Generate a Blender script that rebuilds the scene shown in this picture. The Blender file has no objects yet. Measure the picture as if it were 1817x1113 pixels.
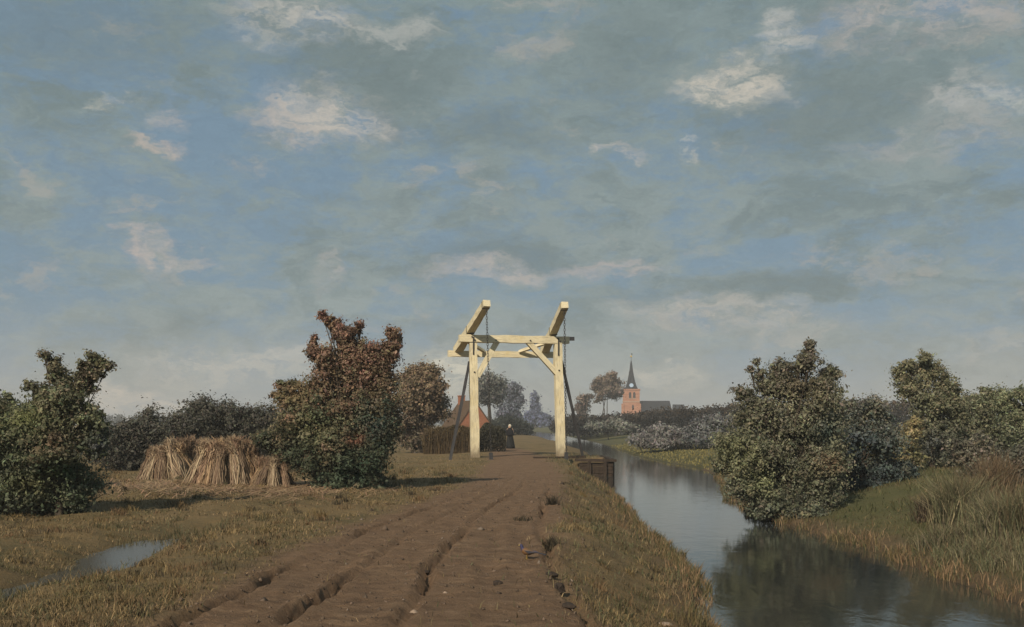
import bpy, bmesh, math, random
import numpy as np
from mathutils import Vector, Matrix, Quaternion

rng = np.random.default_rng(7)
random.seed(7)
scene = bpy.context.scene
C = bpy.context.collection

# ------------------------------------------------------------------ camera
F, CX, HZ, EYE = 1950.0, 908.5, 751.0, 1.75       # focal length / horizon in photo pixels, eye height
cam = bpy.data.cameras.new('camera')
cam.sensor_width = 36.0
cam.lens = 36.0 * F / 1817.0
cam.shift_y = (HZ - 556.5) / 1817.0
cam.clip_start = 0.1
cam.clip_end = 8000
camo = bpy.data.objects.new('camera', cam)
C.objects.link(camo)
camo.location = (0, 0, EYE)
camo.rotation_euler = (math.radians(90), 0, 0)
scene.camera = camo

# ------------------------------------------------------------------ sun, sky, exposure
SUN_EL, SUN_AZ = math.radians(35), math.radians(207)   # azimuth clockwise from +Y: behind and left of the camera
sdir = Vector((math.sin(SUN_AZ) * math.cos(SUN_EL), math.cos(SUN_AZ) * math.cos(SUN_EL), math.sin(SUN_EL)))
sl = bpy.data.lights.new('sun', 'SUN')
sl.energy = 4.5
sl.angle = math.radians(0.6)
sl.color = (1.0, 0.87, 0.68)
so = bpy.data.objects.new('sun', sl)
C.objects.link(so)
so.rotation_euler = (-sdir).to_track_quat('-Z', 'Y').to_euler()
so.location = sdir * 60

scene.view_settings.view_transform = 'Standard'
scene.view_settings.look = 'None'
scene.view_settings.exposure = 0.0
scene.view_settings.gamma = 1.0
scene.view_settings.use_curve_mapping = False
scene.render.engine = 'CYCLES'
scene.cycles.use_denoising = True
scene.cycles.max_bounces = 5
scene.cycles.diffuse_bounces = 2
scene.cycles.glossy_bounces = 2
scene.cycles.transmission_bounces = 3
scene.cycles.volume_bounces = 0
scene.cycles.transparent_max_bounces = 8
scene.cycles.caustics_reflective = False
scene.cycles.caustics_refractive = False

def px_dir(px, py):
    return Vector(((px - CX) / F, 1.0, (HZ - py) / F)).normalized()

class NT:
    """small helper for node trees"""
    def __init__(self, tree):
        self.t = tree
        tree.nodes.clear()
    def n(self, typ, **kw):
        nd = self.t.nodes.new(typ)
        for k, v in kw.items():
            if k.startswith('i_'):
                nd.inputs[k[2:].replace('_', ' ')].default_value = v
            else:
                setattr(nd, k, v)
        return nd
    def l(self, a, b):
        self.t.links.new(a, b)
    def math(self, op, a, b=None, c=None, clamp=False):
        nd = self.t.nodes.new('ShaderNodeMath'); nd.operation = op; nd.use_clamp = clamp
        for i, v in enumerate((a, b, c)):
            if v is None: continue
            if isinstance(v, (int, float)): nd.inputs[i].default_value = v
            else: self.l(v, nd.inputs[i])
        return nd.outputs[0]
    def vmath(self, op, a, b=None):
        nd = self.t.nodes.new('ShaderNodeVectorMath'); nd.operation = op
        for i, v in enumerate((a, b)):
            if v is None: continue
            if isinstance(v, (tuple, list, Vector)): nd.inputs[i].default_value = v
            else: self.l(v, nd.inputs[i])
        return nd.outputs['Value'] if op in ('LENGTH', 'DOT_PRODUCT', 'DISTANCE') else nd.outputs[0]
    def noise(self, vec, scale, detail=5.0, rough=0.55, dist=0.0):
        nd = self.t.nodes.new('ShaderNodeTexNoise')
        nd.inputs['Scale'].default_value = scale
        nd.inputs['Detail'].default_value = detail
        nd.inputs['Roughness'].default_value = rough
        nd.inputs['Distortion'].default_value = dist
        self.l(vec, nd.inputs['Vector'])
        return nd
    def ramp(self, fac, stops):
        nd = self.t.nodes.new('ShaderNodeValToRGB')
        els = nd.color_ramp.elements
        while len(els) < len(stops): els.new(0.5)
        for e, (p, c) in zip(els, stops):
            e.position = p; e.color = (*c, 1) if len(c) == 3 else c
        self.l(fac, nd.inputs[0])
        return nd.outputs[0]
    def mix(self, fac, a, b, blend='MIX'):
        nd = self.t.nodes.new('ShaderNodeMix'); nd.data_type = 'RGBA'; nd.blend_type = blend
        for s, v in ((nd.inputs[0], fac), (nd.inputs[6], a), (nd.inputs[7], b)):
            if isinstance(v, (int, float)): s.default_value = v
            elif isinstance(v, (tuple, list)): s.default_value = (*v, 1)
            else: self.l(v, s)
        return nd.outputs[2]
    def mapr(self, v, a, b, c=0.0, d=1.0, smooth=True):
        nd = self.t.nodes.new('ShaderNodeMapRange')
        nd.interpolation_type = 'SMOOTHSTEP' if smooth else 'LINEAR'
        self.l(v, nd.inputs['Value'])
        for k, x in (('From Min', a), ('From Max', b), ('To Min', c), ('To Max', d)):
            nd.inputs[k].default_value = x
        return nd.outputs[0]

world = bpy.data.worlds.new('World')
scene.world = world
world.use_nodes = True
w = NT(world.node_tree)
SKY_STRENGTH = 0.1
tc = w.n('ShaderNodeTexCoord')
D = tc.outputs['Generated']
sky = w.n('ShaderNodeTexSky', sky_type='NISHITA', sun_disc=False, sun_elevation=SUN_EL, sun_rotation=SUN_AZ,
          air_density=1.0, dust_density=1.6, ozone_density=1.4)
K = 1.0 / SKY_STRENGTH
def kc(c): return tuple(v * K * 1.12 for v in c)
Ds = w.vmath('MULTIPLY', D, (1.0, 1.0, 2.1))
warp = w.noise(Ds, 7.0, 5, 0.6)
wv = w.vmath('MULTIPLY', w.vmath('SUBTRACT', warp.outputs['Color'], (0.5, 0.5, 0.5)), (0.10, 0.10, 0.085))
warp2 = w.noise(Ds, 36.0, 6, 0.7)
wv = w.vmath('ADD', wv, w.vmath('MULTIPLY', w.vmath('SUBTRACT', warp2.outputs['Color'], (0.5, 0.5, 0.5)), (0.045, 0.045, 0.034)))
Dw = w.vmath('ADD', D, wv)
Dws = w.vmath('ADD', Ds, wv)
# blue of the open sky
blue = w.mix(0.80, w.vmath('MULTIPLY', sky.outputs[0], (0.56, 0.56, 0.56)), kc((0.166, 0.258, 0.340)))
# thin grey veil, broken
n1 = w.noise(Dws, 5.0, 7, 0.60, 0.25).outputs[0]
n2 = w.noise(Dws, 17.0, 6, 0.62, 0.4).outputs[0]
n3 = w.noise(w.vmath('MULTIPLY', D, (1.0, 1.0, 3.2)), 48.0, 6, 0.68, 0.6).outputs[0]
nn = w.math('ADD', w.math('MULTIPLY', n1, 0.46), w.math('ADD', w.math('MULTIPLY', n2, 0.36), w.math('MULTIPLY', n3, 0.18)))
veil = w.mapr(nn, 0.425, 0.55, 0.06, 0.93)
sep = w.n('ShaderNodeSeparateXYZ'); w.l(D, sep.inputs[0])
el = w.mapr(sep.outputs['Z'], 0.0, 0.36)
greycol = w.mix(el, kc((0.268, 0.318, 0.312)), kc((0.200, 0.255, 0.255)))
dark = w.mapr(w.noise(Dws, 10.0, 8, 0.68, 0.4).outputs[0], 0.42, 0.64)
greycol = w.mix(w.math('MULTIPLY', dark, 0.72), greycol, kc((0.138, 0.186, 0.190)))
col = w.mix(veil, blue, greycol)
# warm haze of light close to the horizon
hz = w.mapr(sep.outputs['Z'], 0.12, 0.0, 0.0, 0.36)
col = w.mix(hz, col, kc((0.50, 0.465, 0.40)))
# small broken sunlit clouds everywhere
nb = w.noise(w.vmath('ADD', Dws, (3.1, 0.7, 1.3)), 8.5, 9, 0.70, 0.4).outputs[0]
lit = w.mapr(nb, 0.56, 0.68, 0.0, 0.62)
col = w.mix(lit, col, kc((0.345, 0.335, 0.305)))
# the larger clouds that can be told apart: direction, half width, half height, tint, strength
CL = [(530, 40, 130, 42, (.36, .355, .325), .85), (720, 62, 90, 26, (.33, .34, .32), .65),
      (590, 205, 105, 48, (.40, .375, .335), .95), (500, 215, 60, 36, (.36, .335, .31), .7),
      (205, 188, 34, 11, (.39, .375, .32), .8), (305, 222, 42, 26, (.35, .33, .31), .6),
      (282, 276, 52, 15, (.39, .34, .30), .8), (262, 440, 42, 28, (.38, .34, .315), .85),
      (310, 462, 60, 13, (.37, .34, .31), .7), (1300, 148, 92, 40, (.43, .405, .35), 1.0),
      (1390, 62, 44, 42, (.38, .38, .355), .8), (1222, 272, 20, 26, (.45, .43, .37), 1.0),
      (1095, 270, 42, 12, (.40, .37, .335), .75), (1735, 172, 75, 46, (.34, .345, .33), .7),
      (1812, 165, 30, 34, (.42, .42, .38), .9), (1620, 40, 170, 48, (.33, .315, .30), .75),
      (860, 482, 105, 24, (.36, .335, .31), .75), (1080, 474, 115, 22, (.345, .32, .305), .7),
      (1260, 560, 190, 34, (.36, .345, .31), .75), (1180, 655, 80, 24, (.44, .42, .36), .8), (640, 720, 120, 30, (.46, .43, .37), .6), (1410, 590, 120, 30, (.345, .335, .305), .6),
      (575, 478, 28, 34, (.37, .345, .31), .55), (410, 640, 190, 34, (.42, .405, .355), .75),
      (240, 715, 120, 40, (.58, .50, .40), .95), (800, 680, 80, 44, (.54, .51, .41), .9),
      (1780, 612, 80, 22, (.36, .36, .33), .6), (1660, 250, 150, 30, (.31, .31, .30), .5)]
DK = [(640, 120, 170, 60, .55), (190, 60, 240, 70, .35), (880, 250, 150, 50, .55), (690, 205, 40, 50, .6), (1460, 190, 230, 90, .50),
      (900, 450, 150, 32, .60), (1420, 505, 130, 30, .55), (1130, 530, 150, 26, .4), (1120, 90, 120, 80, .35)]
def blob(px, py, rx, ry):
    c = px_dir(px, py)
    d = w.vmath('SUBTRACT', Dw, tuple(c))
    d = w.vmath('MULTIPLY', d, (F / rx, F / rx, F / ry))
    return w.vmath('LENGTH', d)
tex = w.mapr(w.noise(w.vmath('MULTIPLY', Dw, (1, 1, 2.2)), 30.0, 9, 0.70, 0.5).outputs[0], 0.36, 0.62, 0.10, 1.0)
for px, py, rx, ry, s in DK:
    m = w.math('MULTIPLY', w.mapr(blob(px, py, rx, ry), 1.35, 0.2), s)
    col = w.mix(m, col, kc((0.138, 0.180, 0.182)))
for px, py, rx, ry, tint, s in CL:
    m = w.math('MULTIPLY', w.math('MULTIPLY', w.mapr(blob(px, py, rx, ry), 1.3, 0.45), min(1, s * 1.15)), tex)
    col = w.mix(m, col, kc(tuple(v * 1.12 for v in tint)))
mott = w.mapr(w.noise(w.vmath('MULTIPLY', Dw, (1, 1, 2.6)), 70.0, 6, 0.7, 0.6).outputs[0], 0.25, 0.75, 0.90, 1.10, False)
col = w.vmath('MULTIPLY', col, mott)
bg = w.n('ShaderNodeBackground'); bg.inputs['Strength'].default_value = SKY_STRENGTH
w.l(col, bg.inputs['Color'])
wo = w.n('ShaderNodeOutputWorld'); w.l(bg.outputs[0], wo.inputs['Surface'])

# ------------------------------------------------------------------ helpers
def P(px, py, d):
    return np.array([(px - CX) / F * d, d, EYE + (HZ - py) / F * d])

def _h(ix, iy, seed):
    n = (ix.astype(np.int64) * 374761393 + iy.astype(np.int64) * 668265263 + seed * 974711) & 0x7fffffff
    n = ((n ^ (n >> 13)) * 1274126177) & 0x7fffffff
    n = (n ^ (n >> 16)) & 0xffff
    return n / 65535.0
def vnoise(x, y, seed=0):
    ix, iy = np.floor(x), np.floor(y)
    fx, fy = x - ix, y - iy
    fx = fx * fx * (3 - 2 * fx); fy = fy * fy * (3 - 2 * fy)
    a, b = _h(ix, iy, seed), _h(ix + 1, iy, seed)
    c, d = _h(ix, iy + 1, seed), _h(ix + 1, iy + 1, seed)
    return (a + (b - a) * fx) * (1 - fy) + (c + (d - c) * fx) * fy
def fbm(x, y, seed=0, oct=4):
    s, a, t = 0, 1.0, 0
    for o in range(oct):
        s = s + a * vnoise(x * 2 ** o, y * 2 ** o, seed + o * 17); t += a; a *= 0.5
    return s / t
def sstep(t):
    t = np.clip(t, 0, 1); return t * t * (3 - 2 * t)

def mesh_np(name, verts, faces, mat, parent=None, cols=None, smooth=False, attrs=None):
    verts = np.asarray(verts, np.float32); faces = np.asarray(faces, np.int32)
    me = bpy.data.meshes.new(name)
    nv, nf, k = len(verts), len(faces), faces.shape[1]
    me.vertices.add(nv); me.vertices.foreach_set('co', verts.ravel())
    me.loops.add(nf * k); me.loops.foreach_set('vertex_index', faces.ravel())
    me.polygons.add(nf)
    me.polygons.foreach_set('loop_start', np.arange(0, nf * k, k, dtype=np.int32))
    me.polygons.foreach_set('loop_total', np.full(nf, k, np.int32))
    if smooth: me.polygons.foreach_set('use_smooth', np.ones(nf, bool))
    if cols is not None:
        a = me.color_attributes.new('Col', 'FLOAT_COLOR', 'POINT')
        a.data.foreach_set('color', np.concatenate([cols, np.ones((nv, 1))], 1).astype(np.float32).ravel())
    for kx, v in (attrs or {}).items():
        a = me.attributes.new(kx, 'FLOAT', 'POINT'); a.data.foreach_set('value', np.asarray(v, np.float32))
    me.update()
    me.validate()
    me.materials.append(mat)
    o = bpy.data.objects.new(name, me)
    C.objects.link(o)
    if parent is not None: o.parent = parent
    return o

def obj_bm(name, bm, mat, parent=None, smooth=False):
    me = bpy.data.meshes.new(name)
    bmesh.ops.recalc_face_normals(bm, faces=bm.faces)
    bm.to_mesh(me); bm.free()
    if smooth:
        for p in me.polygons: p.use_smooth = True
    me.materials.append(mat)
    o = bpy.data.objects.new(name, me); C.objects.link(o)
    if parent is not None: o.parent = parent
    return o

def tag(o, label=None, cat=None, group=None, kind=None):
    if label: o['label'] = label
    if cat: o['category'] = cat
    if group: o['group'] = group
    if kind: o['kind'] = kind
    return o
def empty(name, loc, rz=0.0):
    o = bpy.data.objects.new(name, None); C.objects.link(o)
    o.location = loc; o.rotation_euler = (0, 0, rz); o.empty_display_size = 0.2
    return o

def new_mat(name):
    m = bpy.data.materials.new(name); m.use_nodes = True
    t = NT(m.node_tree)
    out = t.n('ShaderNodeOutputMaterial')
    return m, t, out
def principled(t, out, rough=0.8, spec=0.3):
    b = t.n('ShaderNodeBsdfPrincipled')
    b.inputs['Roughness'].default_value = rough
    b.inputs['Specular IOR Level'].default_value = spec
    t.l(b.outputs[0], out.inputs['Surface'])
    return b
def bump(t, b, height, strength, dist):
    nd = t.n('ShaderNodeBump'); nd.inputs['Strength'].default_value = strength; nd.inputs['Distance'].default_value = dist
    t.l(height, nd.inputs['Height']); t.l(nd.outputs[0], b.inputs['Normal'])

def mat_noise(name, stops, scale=(1, 1, 1), nscale=6.0, rough=0.85, spec=0.25, bumpd=0.0, bstr=0.6, detail=6):
    m, t, out = new_mat(name)
    b = principled(t, out, rough, spec)
    o = t.n('ShaderNodeTexCoord').outputs['Object']
    v = t.vmath('MULTIPLY', o, scale)
    nz = t.noise(v, nscale, detail, 0.65, 0.3).outputs[0]
    t.l(t.ramp(nz, stops), b.inputs['Base Color'])
    if bumpd: bump(t, b, nz, bstr, bumpd)
    return m

def mat_leaf(name, trans=0.22, rough=0.6):
    m, t, out = new_mat(name)
    at = t.n('ShaderNodeAttribute'); at.attribute_name = 'Col'
    b = t.n('ShaderNodeBsdfPrincipled'); b.inputs['Roughness'].default_value = rough
    b.inputs['Specular IOR Level'].default_value = 0.2
    t.l(at.outputs['Color'], b.inputs['Base Color'])
    tr = t.n('ShaderNodeBsdfTranslucent'); t.l(at.outputs['Color'], tr.inputs['Color'])
    mx = t.n('ShaderNodeMixShader'); mx.inputs[0].default_value = trans
    t.l(b.outputs[0], mx.inputs[1]); t.l(tr.outputs[0], mx.inputs[2])
    t.l(mx.outputs[0], out.inputs['Surface'])
    return m
M_LEAF = mat_leaf('leaf', .42)
M_GRASS = mat_leaf('grass_blade', 0.15, 0.7)
M_STRAW = mat_leaf('straw', 0.12, 0.7)
M_BARK = mat_noise('bark', [(0.3, (.030, .024, .018)), (0.55, (.065, .052, .040)), (0.8, (.105, .090, .072))], (1, 1, .25), 14, 0.9, 0.15, 0.03)

# ------------------------------------------------------------------ lie of the land
LY = [-60, 9, 13.7, 16, 21.7, 27.8, 38.5, 46, 53.6, 54.2, 59.5, 61, 70, 84, 101, 140, 171, 262, 330, 450, 700, 1700]
LX = [1.8, 2.0, 2.4, 2.8, 3.0, 3.15, 3.5, 3.6, 3.45, 4.72, 4.80, 5.0, 5.4, 6.0, 6.6, 5.8, 4.5, 1.2, -3, -14, -40, -160]
RY = [-60, 9, 13.7, 17, 21.7, 27, 30, 38, 46, 55, 62, 72, 84, 106, 140, 171, 262, 330, 450, 700, 1700]
RX = [7.2, 7.2, 7.1, 7.1, 7.1, 6.9, 6.5, 7.4, 8.8, 10.0, 10.6, 9.8, 9.6, 10.3, 11.2, 11.0, 10.5, 7, -3, -28, -146]
WY = [-60, 9, 22, 45, 53.6, 54.2, 59.5, 61, 75, 120]
WX = [1.7, 1.7, 2.1, 1.3, .8, .12, .12, 1.0, 2.2, 2.5]
CYs = [-60, 8, 10, 14, 18, 22, 30, 36, 45, 57, 74, 90, 110, 140, 200]
CXs = [-2.4, -1.25, -1.2, -1.1, -.98, -.65, .1, .35, .4, .35, -.4, -2.4, -6.5, -16, -40]
HWY = [-60, 10, 20, 30, 45, 57, 74, 140]
HWX = [2.3, 2.2, 2.05, 1.8, 1.75, 1.7, 1.4, 1.2]
SY = [-60, 10, 22, 31, 45, 60, 90]
SX = [1.05, 1.0, .68, .46, .38, .36, .3]
RUTS = [(-1.72, .13, .070), (-.72, .14, .070), (.22, .12, .062), (1.85, .13, .075), (-1.15, .03, .12), (-.2, .022, .12), (.9, .03, .12), (1.35, .025, .12)]
WATER_Z = -0.8
def edges(x, y):
    wob = (fbm(y * .9, y * 0 + 3.3, 5) - .5) * .55 * np.where((y > 53) & (y < 62), 0, 1)
    wob2 = (fbm(y * .7, y * 0 + 8.3, 9) - .5) * .5
    return np.interp(y, LY, LX) + wob, np.interp(y, RY, RX) + wob2
def road_off(x, y):
    return x - np.interp(y, CYs, CXs), np.interp(y, HWY, HWX)
def mud_mask(x, y):
    off, hw = road_off(x, y)
    n = (fbm(x * 1.3, y * .7, 21) - .5) * 1.3
    return sstep((hw - np.abs(off) + n * .7) / .8 + .2) * sstep((120 - y) / 25)
def ditch_off(x, y):
    return x - (-5.75 - .10 * np.clip(15 - y, 0, 6) + (fbm(y * .35, y * 0 + 1.7, 31) - .5) * .9)
def H(x, y):
    x = np.asarray(x, float); y = np.asarray(y, float)
    Lw, Rw = edges(x, y)
    sL, sR = Lw - x, x - Rw
    far = sstep((y - 40) / 120)
    # undulation of the land
    und = (fbm(x * .12, y * .10, 3) - .5) * .35 * (1 - .3 * far) + (fbm(x * .9, y * .8, 4) - .5) * .10
    off, hw = road_off(x, y)
    near = np.abs(off) / (hw + .6)
    und = und * np.clip(.25 + .75 * sstep(near - .8), 0, 1)
    left = und - .16 * sstep((-off - hw - .3) / 2.5) * sstep((y - 36) / 12)
    wL = np.interp(y, WY, WX)
    tL = np.clip(sL / wL, 0, 1)
    land_l = left * sstep(tL) + WATER_Z * (1 - tL ** .8) * (1 - .0 * tL) - .05 * sstep(tL * 3) * sstep(1 - tL) * 2
    # right bank: low mud edge, then a slope rising to the hedge
    tR = np.clip(sR / 6.0, 0, 1)
    rise = np.interp(y, [0, 30, 45, 60, 110, 200], [1.05, 1.0, .75, .42, .55, .7])
    land_r = WATER_Z + .10 * sstep(sR / .35) + rise * (.55 * tR + .45 * sstep(tR)) + und * tR * .8
    bed = WATER_Z - .7 * sstep(np.minimum(-sL, -sR) / 1.2) - .03
    z = np.where(sL > 0, land_l, np.where(sR > 0, land_r, bed))
    # ditch at the left
    dd = ditch_off(x, y)
    along = sstep((y - 8.5) / 3) * sstep((21.0 - y) / 3)
    z = z - np.where(sL > 0, .30 * np.exp(-(dd / .75) ** 2) * along * (.55 + .62 * fbm(x * .9, y * .6, 33, 3)), 0)
    # wheel ruts, clods, roughness of the track
    mud = mud_mask(x, y)
    nearf = sstep((46 - y) / 26) * (sL > .3)
    s = np.interp(y, SY, SX)
    wsc = np.clip(.35 + .65 * (s - .3) / .7, .35, 1)
    for i, (ro, dep, wid) in enumerate(RUTS):
        c = ro * s + (fbm(y * .45, y * 0 + i * 7.7, 40 + i) - .5) * .42 * s + (fbm(y * 2.2, y * 0 + i * 3.1, 60 + i) - .5) * .05
        amt = .32 + .80 * sstep((fbm(y * .55, y * 0 + i * 5.3, 80 + i, 3) - .42) / .25)
        q = (off - c) / (wid * wsc)
        prof = -np.exp(-(q ** 2) * .8) + .30 * np.exp(-((np.abs(q) - 1.75) / .6) ** 2)
        z = z + nearf * dep * amt * prof * (.70 + .6 * vnoise(x * 3, y * 2.2, 90 + i))
    cl = fbm(x * 3.1, y * 2.6, 50, 4)
    z = z + nearf * mud * ((cl - .5) * .055 + np.clip(fbm(x * 6, y * 5, 55, 3) - .60, 0, 1) * .12 + (vnoise(x * 16, y * 11, 57) - .5) * .016)
    z = z + (1 - mud) * sstep((40 - y) / 25) * (fbm(x * 2.4, y * 2.2, 52, 4) - .5) * .12
    return z
def Hs(x, y): return float(H(np.array([x]), np.array([y]))[0])

ys = [-45, -30, -18, -8, 0, 4]
y = 6.5
while y < 110: ys.append(y); y *= 1.0062
while y < 1650: ys.append(y); y *= 1.035
ys = np.array(ys)
xs = list(np.arange(-7.8, 8.6, .06))
s_, st = -7.8, .08
neg = []
while s_ > -1650: s_ -= st; neg.append(s_); st = min(st * 1.045, 120)
s_, st = xs[-1], .08
while s_ < 1650: s_ += st; xs.append(s_); st = min(st * 1.045, 120)
xs = np.array(neg[::-1] + xs)
GX, GY = np.meshgrid(xs, ys)
gx, gy = GX.ravel(), GY.ravel()
gz = H(gx, gy)
nx, ny = len(xs), len(ys)
idx = np.arange(nx * ny).reshape(ny, nx)
quads = np.stack([idx[:-1, :-1], idx[:-1, 1:], idx[1:, 1:], idx[1:, :-1]], -1).reshape(-1, 4)
gv = np.stack([gx, gy, gz], 1)
gmud = mud_mask(gx, gy)
Lw, Rw = edges(gx, gy)
margin = np.exp(-np.clip((gx - Rw - .1) / (.35 + .5 * fbm(gx * .8, gy * .8, 15)), 0, 9) ** 2) * (gx > Rw) * (gy < 60)
marginL = np.exp(-np.clip((Lw - gx - .02) / (.15 + .5 * fbm(gx * .9, gy * .9, 16)), 0, 9) ** 2) * (gx < Lw) * (gy < 60)
margin = np.maximum(margin, marginL * .8)
wet = np.exp(-np.clip(np.maximum(gz - WATER_Z, 0) / .16, 0, 9)) * ((gx > Lw - 3) & (gx < Rw + 3))
wet = np.maximum(wet, np.exp(-(ditch_off(gx, gy) / .5) ** 2) * sstep((21 - gy) / 4) * sstep((gy - 5) / 3) * .8)
rightside = sstep((gx - Lw) / 1.0)
fc_x = gx[quads].mean(1); fc_y = gy[quads].mean(1)
off_, hw_ = road_off(fc_x, fc_y)
isroad = (np.abs(off_) < hw_) & (fc_y < 125) & (fc_y > -40)

def mat_ground():
    m, t, out = new_mat('ground')
    b = principled(t, out, 0.92, 0.15)
    o = t.n('ShaderNodeNewGeometry').outputs['Position']
    def attr(n):
        a = t.n('ShaderNodeAttribute'); a.attribute_name = n; return a.outputs['Fac']
    n_big = t.noise(t.vmath('MULTIPLY', o, (.5, .35, 1)), 1.0, 5, .6, .3).outputs[0]
    n_mid = t.noise(t.vmath('MULTIPLY', o, (1.2, 2.6, 1)), 2.0, 7, .7, .4).outputs[0]
    n_fine = t.noise(o, 22.0, 8, .75, .2).outputs[0]
    turf = t.ramp(n_big, [(.30, (.100, .086, .044)), (.45, (.155, .117, .060)), (.56, (.195, .140, .072)), (.70, (.130, .098, .054))])
    turf = t.mix(t.mapr(n_mid, .42, .66, 0, .75), turf, (.205, .138, .066))
    turf_r = t.ramp(n_big, [(.32, (.070, .078, .032)), (.55, (.115, .108, .048)), (.70, (.150, .118, .058))])
    turf = t.mix(attr('rightside'), turf, turf_r)
    soil = t.ramp(n_mid, [(.28, (.096, .059, .038)), (.42, (.158, .100, .062)), (.56, (.206, .132, .081)), (.74, (.280, .192, .124))])
    soil = t.mix(t.mapr(n_big, .5, .72, 0, .35), soil, (.200, .122, .076))
    c = t.mix(attr('mud'), turf, soil)
    c = t.mix(t.mapr(n_fine, .35, .7, 0, .45), c, t.mix(.5, c, (.03, .025, .02)))
    c = t.mix(t.math('MULTIPLY', attr('margin'), .8), c, t.ramp(n_mid, [(.3, (.085, .058, .038)), (.52, (.170, .110, .066)), (.7, (.230, .150, .095))]))
    c = t.mix(t.math('MULTIPLY', attr('wet'), .6), c, (.038, .030, .022))
    t.l(c, b.inputs['Base Color'])
    bump(t, b, t.math('ADD', t.math('MULTIPLY', n_fine, .8), n_mid), .9, .06)
    return m
M_GROUND = mat_ground()
def sub(name, facemask):
    f = quads[facemask]
    u, inv = np.unique(f, return_inverse=True)
    o = mesh_np(name, gv[u], inv.reshape(f.shape), M_GROUND, None, None, True,
                {'mud': gmud[u], 'wet': wet[u], 'rightside': rightside[u], 'margin': margin[u]})
    return tag(o, kind='structure')
sub('ground', ~isroad)
sub('road', isroad)

# ------------------------------------------------------------------ water
def mat_water(name, deep, rip, rough=.05):
    m, t, out = new_mat(name)
    b = principled(t, out, rough, 0.8)
    b.inputs['Base Color'].default_value = (*deep, 1)
    b.inputs['IOR'].default_value = 1.45
    o = t.n('ShaderNodeNewGeometry').outputs['Position']
    r1 = t.noise(t.vmath('MULTIPLY', o, (1.0, .55, 1)), 2.2, 4, .55, .6).outputs[0]
    r2 = t.noise(t.vmath('MULTIPLY', o, (1.6, 1.0, 1)), 14.0, 3, .5, .2).outputs[0]
    hgt = t.math('ADD', t.math('MULTIPLY', r1, 1.0), t.math('MULTIPLY', r2, .12))
    bump(t, b, hgt, .55, rip)
    return m
M_WATER = mat_water('canal_water', (.028, .031, .029), .012, .045)
wy = ys[(ys > -50) & (ys < 1000)][::4]
wl, wr = np.interp(wy, LY, LX) - .55, np.interp(wy, RY, RX) + .7
wv_ = np.concatenate([np.stack([wl, wy, np.full_like(wy, WATER_Z)], 1), np.stack([wr, wy, np.full_like(wy, WATER_Z)], 1)])
n_ = len(wy)
tag(mesh_np('canal_water', wv_, [(i, i + n_, i + n_ + 1, i + 1) for i in range(n_ - 1)], M_WATER), kind='structure')
M_DITCH = mat_water('ditch_water', (.075, .068, .055), .008, .26)
dy = np.linspace(6, 21, 40)
wv_ = np.concatenate([np.stack([np.full_like(dy, -7.6), dy, np.full_like(dy, -.232)], 1), np.stack([np.full_like(dy, -4.7), dy, np.full_like(dy, -.232)], 1)])
tag(mesh_np('ditch_water', wv_, [(i, i + 40, i + 41, i + 1) for i in range(39)], M_DITCH), kind='structure')

# ------------------------------------------------------------------ vegetation builders
def leaf_mesh(cent, size, cols, up=0.35, r=rng, aspect=.55, out=None):
    """one rhombic leaf per centre"""
    n = len(cent)
    nrm = r.normal(size=(n, 3)) * (1.0 if out is None else .55); nrm[:, 2] += up
    if out is not None: nrm += out
    nrm /= np.linalg.norm(nrm, axis=1, keepdims=True)
    a = r.normal(size=(n, 3)); a -= (a * nrm).sum(1, keepdims=True) * nrm; a /= np.linalg.norm(a, axis=1, keepdims=True)
    b = np.cross(nrm, a)
    s = size[:, None]
    v = np.stack([cent - a * s * .5, cent + b * s * aspect * .5 - a * s * .06 + nrm * s * .10, cent + a * s * .5, cent - b * s * aspect * .5 - a * s * .06 + nrm * s * .10], 1).reshape(-1, 3)
    f = np.arange(4 * n).reshape(-1, 4)
    return v, f, np.repeat(cols, 4, 0)

def tube(points, radii, sides=6):
    pts = np.asarray(points, float); n = len(pts)
    v, f = [], []
    prev = None
    for i in range(n):
        t = pts[min(i + 1, n - 1)] - pts[max(i - 1, 0)]; t /= (np.linalg.norm(t) + 1e-9)
        a = np.cross(t, [0.31, .95, .05]) if prev is None else prev - t * np.dot(prev, t)
        a /= (np.linalg.norm(a) + 1e-9); prev = a
        b = np.cross(t, a)
        for k in range(sides):
            an = 2 * math.pi * k / sides
            v.append(pts[i] + (a * math.cos(an) + b * math.sin(an)) * radii[i])
    for i in range(n - 1):
        for k in range(sides):
            k2 = (k + 1) % sides
            f.append((i * sides + k, i * sides + k2, (i + 1) * sides + k2, (i + 1) * sides + k))
    return v, f
class Tubes:
    def __init__(s): s.v, s.f = [], []
    def add(s, pts, radii, sides=6):
        v, f = tube(pts, radii, sides); o = len(s.v)
        s.v += v; s.f += [tuple(i + o for i in q) for q in f]
    def build(s, name, mat, parent=None, smooth=True):
        return mesh_np(name, s.v, s.f, mat, parent, None, smooth)

def lerp_cols(stops, t):
    st = np.array([s[0] for s in stops]); cs = np.array([s[1] for s in stops])
    return np.stack([np.interp(t, st, cs[:, k]) for k in range(3)], 1)

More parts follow.
